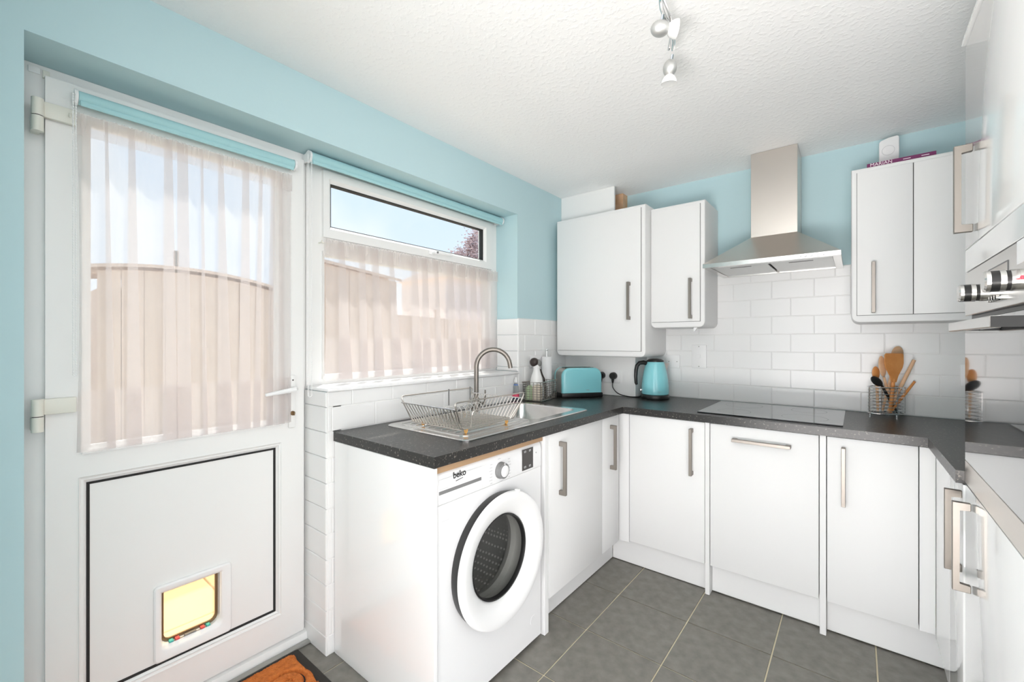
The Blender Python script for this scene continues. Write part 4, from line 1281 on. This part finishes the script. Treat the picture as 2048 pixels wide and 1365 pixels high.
for i in range(1, 8):
    z = bh * i / 8
    wire(bm, [bpt(0, 0, z), bpt(1, 0, z), bpt(1, 1, z), bpt(0, 1, z)], .0016, 6, True)
for i in range(1, 9):
    wire(bm, [bpt(i / 9, 0, .003), bpt(i / 9, 1, .003)], .0012, 5)
stuff(obj('wire_mesh', bm, 'nickel', bk))
def carton(label, a0, a1, c0, c1, h, m1, cap=None):
    t = thing('carton', label, 'carton', bpt((a0 + a1) / 2, (c0 + c1) / 2, .006))
    bm = NB()
    lo = [bpt(a0, c0, .006), bpt(a1, c0, .006), bpt(a1, c1, .006), bpt(a0, c1, .006)]
    hi = [bpt(a0, c0, h), bpt(a1, c0, h), bpt(a1, c1, h), bpt(a0, c1, h)]
    md = [bpt(a0 + .02, (c0 + c1) / 2 - .03, h + .012), bpt(a1 - .02, (c0 + c1) / 2 - .03, h + .012), bpt(a1 - .02, (c0 + c1) / 2 + .03, h + .012), bpt(a0 + .02, (c0 + c1) / 2 + .03, h + .012)]
    loft(bm, [lo, hi, md], True, True); obj('pack', bm, m1, t)
    return t
carton('cream packet standing in the near end of the wire basket', .06, .20, .08, .52, .090, 'carton_cream')
carton('pale green packet standing in the near end of the wire basket', .06, .20, .56, .92, .082, 'carton_green')
bm = NB()
c_ = Vector(bpt(.62, .5, .006))
lathe(bm, [(0, 0), (.030, 0), (.031, .03), (.030, .075), (.012, .085), (.012, .092), (0, .092)], c_, 'z', 24)
tag(obj('jar', bm, 'dark_brown'), 'dark brown bottle inside the wire basket', 'bottle')
# figurine
fg = Vector(bpt(.34, .56, .006))
t = thing('figurine', 'white figurine with a dark patched head standing in the wire basket', 'figurine', tuple(fg))
bm = NB(); lathe(bm, [(0, .0), (.042, .0), (.046, .02), (.045, .07), (.040, .11), (.032, .145), (.022, .172), (.020, .190), (.024, .208), (.022, .222), (0, .226)], fg, 'z', 28)
obj('body', bm, 'ceramic', t)
bm = NB(); ellipsoid(bm, fg + Vector((-.008, -.012, .228)), .030, .028, .028, n=20, m=10); hd_ = obj('head', bm, 'dark_brown', t)
bm = NB(); ellipsoid(bm, fg + Vector((.011, .004, .222)), .020, .022, .025, n=14, m=8); obj('face', bm, 'mid_grey', t)
bm = NB(); tube(bm, [fg + Vector((.030, .030, .075)), fg + Vector((.036, .036, .10)), fg + Vector((.034, .032, .125)), fg + Vector((.026, .024, .150)), fg + Vector((.018, .016, .185))], [.004, .007, .006, .005, .004], 8); obj('dark_patch', bm, 'dark_brown', t)
# kitchen roll on holder
rl = Vector((-1.602, 2.366, tz_))
t = thing('paper_towel_holder', 'chrome upright holder carrying a nearly used kitchen roll', 'paper towel holder', tuple(rl))
bm = NB(); lathe(bm, [(0, 0), (.040, 0), (.040, .006), (.036, .009), (0, .009)], rl, 'z', 28); obj('base', bm, 'chrome', t)
bm = NB(); cyl(bm, rl + Vector((0, 0, .009)), rl + Vector((0, 0, .305)), .005, n=14); obj('rod', bm, 'chrome', t)
bm = NB(); ellipsoid(bm, rl + Vector((0, 0, .308)), .009, .009, .008, n=14, m=8); obj('knob', bm, 'chrome', t)
bm = NB(); lathe(bm, [(.012, .012), (.033, .012), (.033, .262), (.012, .262), (.012, .012)], rl, 'z', 36)
tag(obj('paper_roll', bm, 'paper'), 'white kitchen paper roll on the chrome holder behind the basket', 'paper roll')
# washing-up bottle
bl = Vector((-1.625, 2.065, tz_))
t = thing('soap_bottle', 'clear washing-up liquid bottle with pink and navy label by the wire basket', 'bottle', tuple(bl))
bm = NB(); lathe(bm, [(0, 0), (.018, 0), (.020, .01), (.020, .06), (.018, .085), (.012, .100), (.009, .112), (0, .112)], bl, 'z', 24); obj('body', bm, 'clear_plastic', t)
bm = NB(); lathe(bm, [(.0205, .012), (.0205, .024)], bl, 'z', 24); obj('label_band', bm, 'navy', t)
bm = NB(); lathe(bm, [(.0205, .0245), (.0205, .044)], bl, 'z', 24); obj('label_band', bm, 'pink_label', t)
bm = NB(); lathe(bm, [(.011, .112), (.011, .130), (.008, .134), (.006, .144), (0, .144)], bl, 'z', 20); obj('cap', bm, 'plastic_white', t)
bm = NB(); lathe(bm, [(.0150, .096), (.0125, .101)], bl + Vector((0, 0, .0)), 'z', 20); obj('label_band', bm, 'clear_blue', t)

# ------------------------------------------------------------------ utensil pot
UX, UY = .115, 2.790
ut = thing('utensil_pot', 'round chrome wire utensil pot on three feet at the back of the worktop', 'utensil holder', (UX, UY, ZT), YAW)
RU, RV = .079, .052
def oval(z, s=1.0, n=32): return [(RU * s * math.cos(2 * PI * k / n), RV * s * math.sin(2 * PI * k / n), z) for k in range(n)]
for z, r_, nm in ((.014, .003, 'bottom_rim'), (.142, .003, 'top_rim')):
    bm = NB(); wire(bm, oval(z), r_, 8, True); obj(nm, bm, 'chrome', ut, local=True)
bm = NB()
for i in range(1, 8): wire(bm, oval(.014 + i * .016), .0016, 6, True)
for k in range(7):
    a = 2 * PI * k / 7 + .35
    wire(bm, [(RU * 1.01 * math.cos(a), RV * 1.01 * math.sin(a), .014), (RU * 1.01 * math.cos(a), RV * 1.01 * math.sin(a), .142)], .0016, 6)
for k in range(-4, 5):
    u = RU * k / 5
    v = RV * math.sqrt(1 - (k / 5) ** 2)
    wire(bm, [(u, -v, .014), (u, v, .014)], .0014, 5)
stuff(obj('wire_mesh', bm, 'chrome', ut, local=True))
for a in (-1.4, .9, 2.9):
    bm = NB(); cyl(bm, (RU * .9 * math.cos(a), RV * .9 * math.sin(a), .0012), (RU * .9 * math.cos(a), RV * .9 * math.sin(a), .012), .006, n=12); obj('foot', bm, 'chrome', ut, local=True)

UM = Matrix.Translation((UX, UY, ZT)) @ Matrix.Rotation(YAW, 4, 'Z')
def utensil(name, label, p0, p1, head, mtl, r=.005, tip=None):
    """p0, p1 in the pot's own frame; head: (kind, ...)"""
    base = UM @ Vector(p0)
    t = thing(name, label, name.split('_')[-1], tuple(base), YAW)
    o_ = Vector(p0)
    bm = NB(); a, c = Vector(p0) - o_, Vector(p1) - o_
    tube(bm, [a, a.lerp(c, .3), a.lerp(c, .7), c], [r * .8, r, r * 1.05, r * .9], 10)
    obj('handle', bm, mtl, t, local=True)
    if head:
        kind = head[0]
        hc = Vector(head[1]) - o_
        if kind == 'spoon':
            _, _, rx, rz, tilt, m2 = head
            M_ = Matrix.Rotation(tilt, 3, 'Y')
            bm = NB(); ellipsoid(bm, hc, rx, .006, rz, M_, 18, 10); obj('bowl', bm, m2, t, local=True)
        else:
            _, _, w, h, m2 = head
            bm = NB()
            pts = [(-.011, 0, -h * .62), (.011, 0, -h * .62), (.018, 0, -h * .38), (w * .46, 0, -h * .05), (w * .5, 0, h * .12), (w * .5, 0, h * .44), (w * .42, 0, h * .5), (-w * .42, 0, h * .5), (-w * .5, 0, h * .44), (-w * .5, 0, h * .12), (-w * .46, 0, -h * .05), (-.018, 0, -h * .38)]
            prism(bm, [hc + Vector(p) - Vector((0, .003, 0)) for p in pts], (0, .006, 0), .001, 1)
            obj('blade', bm, m2, t, local=True)
    return t
utensil('wooden_turner', 'orange-brown flat wooden turner at the front of the utensil pot', (.002, -.020, .020), (.010, -.030, .185), ('turner', (.010, -.032, .245), .090, .125, 'wood_orange'), 'wood_orange', .008)
utensil('wooden_spoon', 'large pale round wooden spoon at the back of the utensil pot', (-.010, .010, .020), (.052, .010, .262), ('spoon', (.064, .010, .300), .031, .042, .18, 'wood_light'), 'wood_light', .006)
utensil('wooden_spoon', 'pale wooden spoon seen edge-on left of the flat turner', (.030, .000, .020), (-.012, -.002, .190), ('spoon', (-.022, -.004, .243), .018, .052, -.12, 'wood_light'), 'wood_light', .006)
utensil('wooden_spoon', 'small brown wooden spoon on the left of the utensil pot', (-.030, .012, .020), (-.036, .012, .190), ('spoon', (-.040, .012, .208), .019, .034, -.05, 'wood_orange'), 'wood_light', .006)
utensil('serving_spoon', 'black plastic serving spoon leaning left out of the utensil pot', (.045, -.012, .018), (-.034, -.012, .152), ('spoon', (-.056, -.012, .170), .019, .034, -.95, 'black_plastic'), 'black_plastic', .006)
utensil('wooden_scraper', 'pale wooden scraper handle leaning far right out of the utensil pot', (.000, -.010, .020), (.106, -.034, .275), None, 'wood_light', .008)
utensil('wooden_stick', 'short tan wooden stick leaning right low out of the utensil pot', (.002, -.022, .020), (.116, -.026, .170), None, 'wood_orange', .006)
utensil('black_utensil', 'black utensil mostly hidden behind the flat turner', (.052, .022, .018), (.056, .026, .215), ('spoon', (.060, .026, .232), .014, .028, .2, 'black_plastic'), 'black_plastic', .005)

# ------------------------------------------------------------------ things on the right wall cabinet
bz_ = 2.0688
bk_ = thing('paperback_book', 'purple paperback book lying flat on top of the double wall cabinet', 'book', (.155, 2.66, bz_))
bm = NB(); bx(bm, .040, .272, 2.602, 2.735, bz_, bz_ + .018, .001, 1); obj('cover', bm, 'book_purple', bk_)
bm = NB(); bx(bm, .042, .2725, 2.604, 2.7355, bz_ + .002, bz_ + .016); obj('pages', bm, 'paper', bk_)
text('spine_title', 'MARIAN', .021, 'print_pink', bk_, face_ny(.090, 2.6016, bz_ + .009), local=False)
for a, c in ((.165, .19), (.225, .25)):
    bm = NB(); bx(bm, a, c, 2.6014, 2.6019, bz_ + .007, bz_ + .010); obj('spine_print', bm, 'print_pink', bk_)
dv = thing('white_device', 'white plastic alarm unit standing behind the purple book', 'device', (.125, 2.78, bz_))
bm = NB(); prism(bm, [(p[0] + .125, 2.760, p[1] + bz_) for p in [(-.037, 0), (.037, 0), (.037, .172), (.030, .180), (.0, .178), (-.030, .168), (-.037, .160)]], (0, .035, 0), .004, 2); obj('case', bm, 'plastic_white', dv)
bm = NB(); lathe(bm, [(.024, 0), (.024, -.001), (.022, -.001), (.022, 0)], (.122, 2.7598, bz_ + .115), 'y', 32); obj('grille_ring', bm, 'print_light', dv)

# ------------------------------------------------------------------ ceiling spotlight bar
cl = thing('ceiling_spotlight', 'chrome wavy spotlight bar with white glass shades on the ceiling', 'ceiling light', (-.40, 1.15, 2.19))
bm = NB()
bp_ = []
for k in range(30):
    s = k / 29
    y = .62 + .84 * s
    bp_.append((-.245 - .245 * s + .016 * math.sin(s * 15.0), y, 2.238))
tube(bm, bp_, .0055, 10); obj('rail', bm, 'chrome', cl)
bm = NB()
bp2 = [(p[0] + .014 * math.cos(i * .55), p[1], 2.244) for i, p in enumerate(bp_)]
tube(bm, bp2, .0045, 8); obj('rail', bm, 'chrome', cl)
bm = NB(); lathe(bm, [(.055, -.001), (.055, -.022), (.045, -.030), (0, -.031)], (-.34, .95, CEIL), 'z', 32); obj('rose', bm, 'chrome', cl)
bm = NB(); cyl(bm, (-.34, .95, CEIL - .03), (-.34, .95, 2.244), .008, n=12); obj('stem', bm, 'chrome', cl)
def head(hx, hy, hz, sdir, k):
    sd = Vector(sdir).normalized()
    bm = NB(); tube(bm, [(hx + .012, hy - .012, 2.236), (hx, hy, hz)], .0055, 8); st_ = obj('arm', bm, 'chrome', cl)
    M_ = sd.to_track_quat('Z', 'Y').to_matrix()
    bm = NB(); ellipsoid(bm, (hx, hy, hz), .023, .023, .028, M_, 24, 14); hd2 = obj('lamp_head', bm, 'satin', cl)
    bm = NB()
    prof = [(.012, .022), (.021, .030), (.026, .042), (.027, .050), (.0255, .050), (.0, .044)]
    lathe(bm, prof, (0, 0, 0), 'z', 28)
    for v in bm.verts: v.co = M_ @ v.co + Vector((hx, hy, hz))
    obj('glass_shade', bm, 'ceramic', hd2)
head(-.462, 1.292, 2.205, (.75, .55, -.05), 0)
head(-.500, 1.492, 2.200, (-.10, .12, -1), 1)
head(-.30, .74, 2.205, (.3, -.5, -.8), 2)

# ------------------------------------------------------------------ door mat
dm = thing('door_mat', 'orange coir door mat with scroll relief in a black rubber tray', 'mat', (-1.50, .40, .0005))
MX0, MX1, MY0, MY1 = -1.768, -1.20, .02, .815
bm = NB(); bx(bm, MX0, MX1, MY0, MY1, .0008, .010, .003, 1); obj('rubber_base', bm, 'mat_base', dm)
bm = NB()
NXm, NYm = 150, 210
ax0, ax1, ay0, ay1 = MX0 + .022, MX1 - .022, MY0 + .03, MY1 - .032
def relief(x, y):
    h = .023
    for (cx, cy, s) in ((-1.60, .705, 1), (-1.49, .55, -1), (-1.64, .49, 1), (-1.38, .70, -1), (-1.60, .29, -1), (-1.42, .30, 1), (-1.66, .12, 1)):
        dx_, dy_ = x - cx, y - cy
        r_ = math.hypot(dx_, dy_)
        a = math.atan2(dy_, dx_) * s
        if r_ < .098:
            q = (r_ / .044 - a / (2 * PI)) % 1.0
            dd = min(q, 1 - q)
            h -= .0175 * math.exp(-(dd / .13) ** 2) * (1 if r_ > .014 else 0)
    h += .0022 * math.sin(x * 410 + 3 * math.sin(y * 170)) * math.sin(y * 390 + 2 * math.sin(x * 210))
    return h
grid = []
for i in range(NXm + 1):
    row = []
    for j in range(NYm + 1):
        x = ax0 + (ax1 - ax0) * i / NXm; y = ay0 + (ay1 - ay0) * j / NYm
        ed = min(x - ax0, ax1 - x, y - ay0, ay1 - y)
        x += .005 * math.sin(y * 48) * (1 if i in (0, NXm) else 0)
        y += .006 * math.sin(x * 46) * (1 if j in (0, NYm) else 0)
        z = relief(x, y) if ed > .004 else .0105
        row.append(bm.verts.new((x, y, z)))
    grid.append(row)
for i in range(NXm):
    for j in range(NYm):
        bm.faces.new((grid[i][j], grid[i + 1][j], grid[i + 1][j + 1], grid[i][j + 1]))
stuff(obj('coir_pile', bm, 'mat_orange', dm, smooth=80))

# ------------------------------------------------------------------ outside: patio, fence, sheds, tree
bm = NB(); bx(bm, -40, WXO - .001, -25, 40, -.20, -.10)
pat = structure(obj('ground', bm, 'paving'))
for i in range(5):
    for j in range(8):
        bm = NB(); bx(bm, -2.02 - (i + 1) * .45 + .004, -2.02 - i * .45 - .004, -1.0 + j * .45 + .004, -1.0 + (j + 1) * .45 - .004, -.10, -.075, .003, 1)
        obj('paving_slab', bm, 'paving', pat)
def boarded(name, label, cat, x, y0, y1, z0, zf, bw, mtl, group=None, thick=.02):
    t = thing(name, label, cat, (x, (y0 + y1) / 2, z0), group=group)
    n = int(round((y1 - y0) / bw))
    for i in range(n):
        a = y0 + (y1 - y0) * i / n; c = y0 + (y1 - y0) * (i + 1) / n
        bm = NB()
        prism(bm, [(x + (.006 if i % 2 else 0), a + .002, z0), (x + (.006 if i % 2 else 0), c - .002, z0), (x + (.006 if i % 2 else 0), c - .002, zf(c)), (x + (.006 if i % 2 else 0), a + .002, zf(a))], (-thick, 0, 0))
        obj('board', bm, mtl, t, smooth=0)
    return t
f1 = boarded('garden_fence', 'tan boarded garden fence beyond the back door', 'fence', -6.4, -3.0, 2.2, -.1, lambda y: 1.62, .30, 'fence_wood')
for y in (-1.2, .6, 2.2):
    bm = NB(); bx(bm, -6.50, -6.43, y - .04, y + .04, -.1, 1.70); obj('post', bm, 'fence_wood', f1)
f2 = boarded('garden_fence', 'tan boarded garden fence beyond the kitchen window', 'fence', -6.4, 2.25, 12.0, -.1, lambda y: 1.78 - .02 * (y - 2.2), .32, 'fence_wood')
for y in (3.9, 5.7, 7.5, 9.3):
    bm = NB(); bx(bm, -6.50, -6.43, y - .04, y + .04, -.1, 1.88); obj('post', bm, 'fence_wood', f2)
# shed seen through the door
sd_ = boarded('garden_shed', 'tan timber garden shed with low curved roof outside the back door', 'shed', -5.2, .66, 2.25, -.1, lambda y: 1.93 - .05 * ((y - 1.25) / .6) ** 2, .16, 'shed_wood')
bm = NB()
rf = [(-5.14, y, 1.955 - .05 * ((y - 1.25) / .6) ** 2) for y in [.58 + .15 * k for k in range(13)]]
loft(bm, [rf, [(p[0], p[1], p[2] + .03) for p in rf], [(p[0] - 1.2, p[1], p[2] + .05) for p in rf], [(p[0] - 1.2, p[1], p[2]) for p in rf]], False, False, closed=False)
obj('roof', bm, 'shed_wood', sd_)
bm = NB(); bx(bm, -6.3, -5.23, .70, 2.2, -.1, 1.75); obj('side_walls', bm, 'shed_wood', sd_)
bm = NB(); cyl(bm, (-5.3, 1.245, 1.9), (-5.3, 1.245, 2.16), .022, n=12); obj('flue', bm, 'mid_grey', sd_)
# shed seen through the window
s2 = boarded('garden_shed', 'brown timber shed with sloping roof outside the kitchen window', 'shed', -5.6, 2.70, 4.10, -.1, lambda y: 2.32 - .105 * (y - 2.8), .2, 'shed_wood')
bm = NB(); loft(bm, [[(-5.55, 2.62, 2.345), (-5.55, 4.16, 2.185)], [(-5.55, 2.62, 2.385), (-5.55, 4.16, 2.225)], [(-6.4, 2.62, 2.46), (-6.4, 4.16, 2.30)], [(-6.4, 2.62, 2.42), (-6.4, 4.16, 2.26)]], closed=False)
obj('roof', bm, 'shed_wood', s2)
bm = NB(); bx(bm, -6.35, -5.63, 2.74, 4.06, -.1, 2.10); obj('side_walls', bm, 'shed_wood', s2)
# pale house further off, right of the shed
hs_ = thing('neighbour_house', 'pale rendered house wall low behind the window curtain on the right', 'house', (-8.6, 9.2, -.1))
bm = NB(); bx(bm, -9.4, -7.7, 7.05, 12.0, -.1, 2.80); obj('wall', bm, 'render_pale', hs_)
bm = NB(); prism(bm, [(-7.6, 6.95, 2.80), (-9.5, 6.95, 2.80), (-8.55, 6.95, 2.98)], (0, 5.2, 0)); obj('roof', bm, 'render_pale', hs_, smooth=0)

def tree(label, loc, h, spread, nl, seed, leaf='leaf'):
    rnd = random.Random(seed)
    t = thing('garden_tree', label, 'tree', loc)
    L0 = Vector(loc)
    bm = NB(); tube(bm, [L0, L0 + Vector((.05, .03, h * .3)), L0 + Vector((-.03, .06, h * .6)), L0 + Vector((.02, .02, h * .92))], [.11, .085, .05, .012], 10); tr = obj('trunk', bm, 'bark', t)
    tips = []
    for k in range(22):
        a = rnd.uniform(0, 2 * PI); z = h * rnd.uniform(.62, .90)
        ln = spread * rnd.uniform(.5, 1.0) * (1.6 - z / h * .95)
        p0 = L0 + Vector((0, .03, z)); p2 = p0 + Vector((math.cos(a) * ln, math.sin(a) * ln, ln * rnd.uniform(.3, .9)))
        p1 = p0.lerp(p2, .5) + Vector((rnd.uniform(-.1, .1), rnd.uniform(-.1, .1), -.06))
        bm = NB(); tube(bm, [p0, p1, p2], [.03, .018, .006], 6); obj('branch', bm, 'bark', t)
        tips += [p1, p2, p1.lerp(p2, .5), p1.lerp(p2, .75)]
    bm = NB()
    for _ in range(nl):
        c = rnd.choice(tips) + Vector((rnd.gauss(0, .12), rnd.gauss(0, .12), rnd.gauss(0, .13)))
        u = Vector((rnd.gauss(0, 1), rnd.gauss(0, 1), rnd.gauss(0, 1))).normalized(); v, w = axis_frame(u)
        s = rnd.uniform(.025, .05)
        q = [bm.verts.new(c + v * s * a + w * s * .55 * b_) for a, b_ in ((-1, 0), (0, -1), (1, 0), (0, 1))]
        bm.faces.new(q)
    stuff(obj('foliage', bm, leaf, t, smooth=0, fix=False))
tree('purple-brown leafed tree seen through the top window pane', (-10.1, 10.2, -.1), 5.15, .62, 4200, 11)
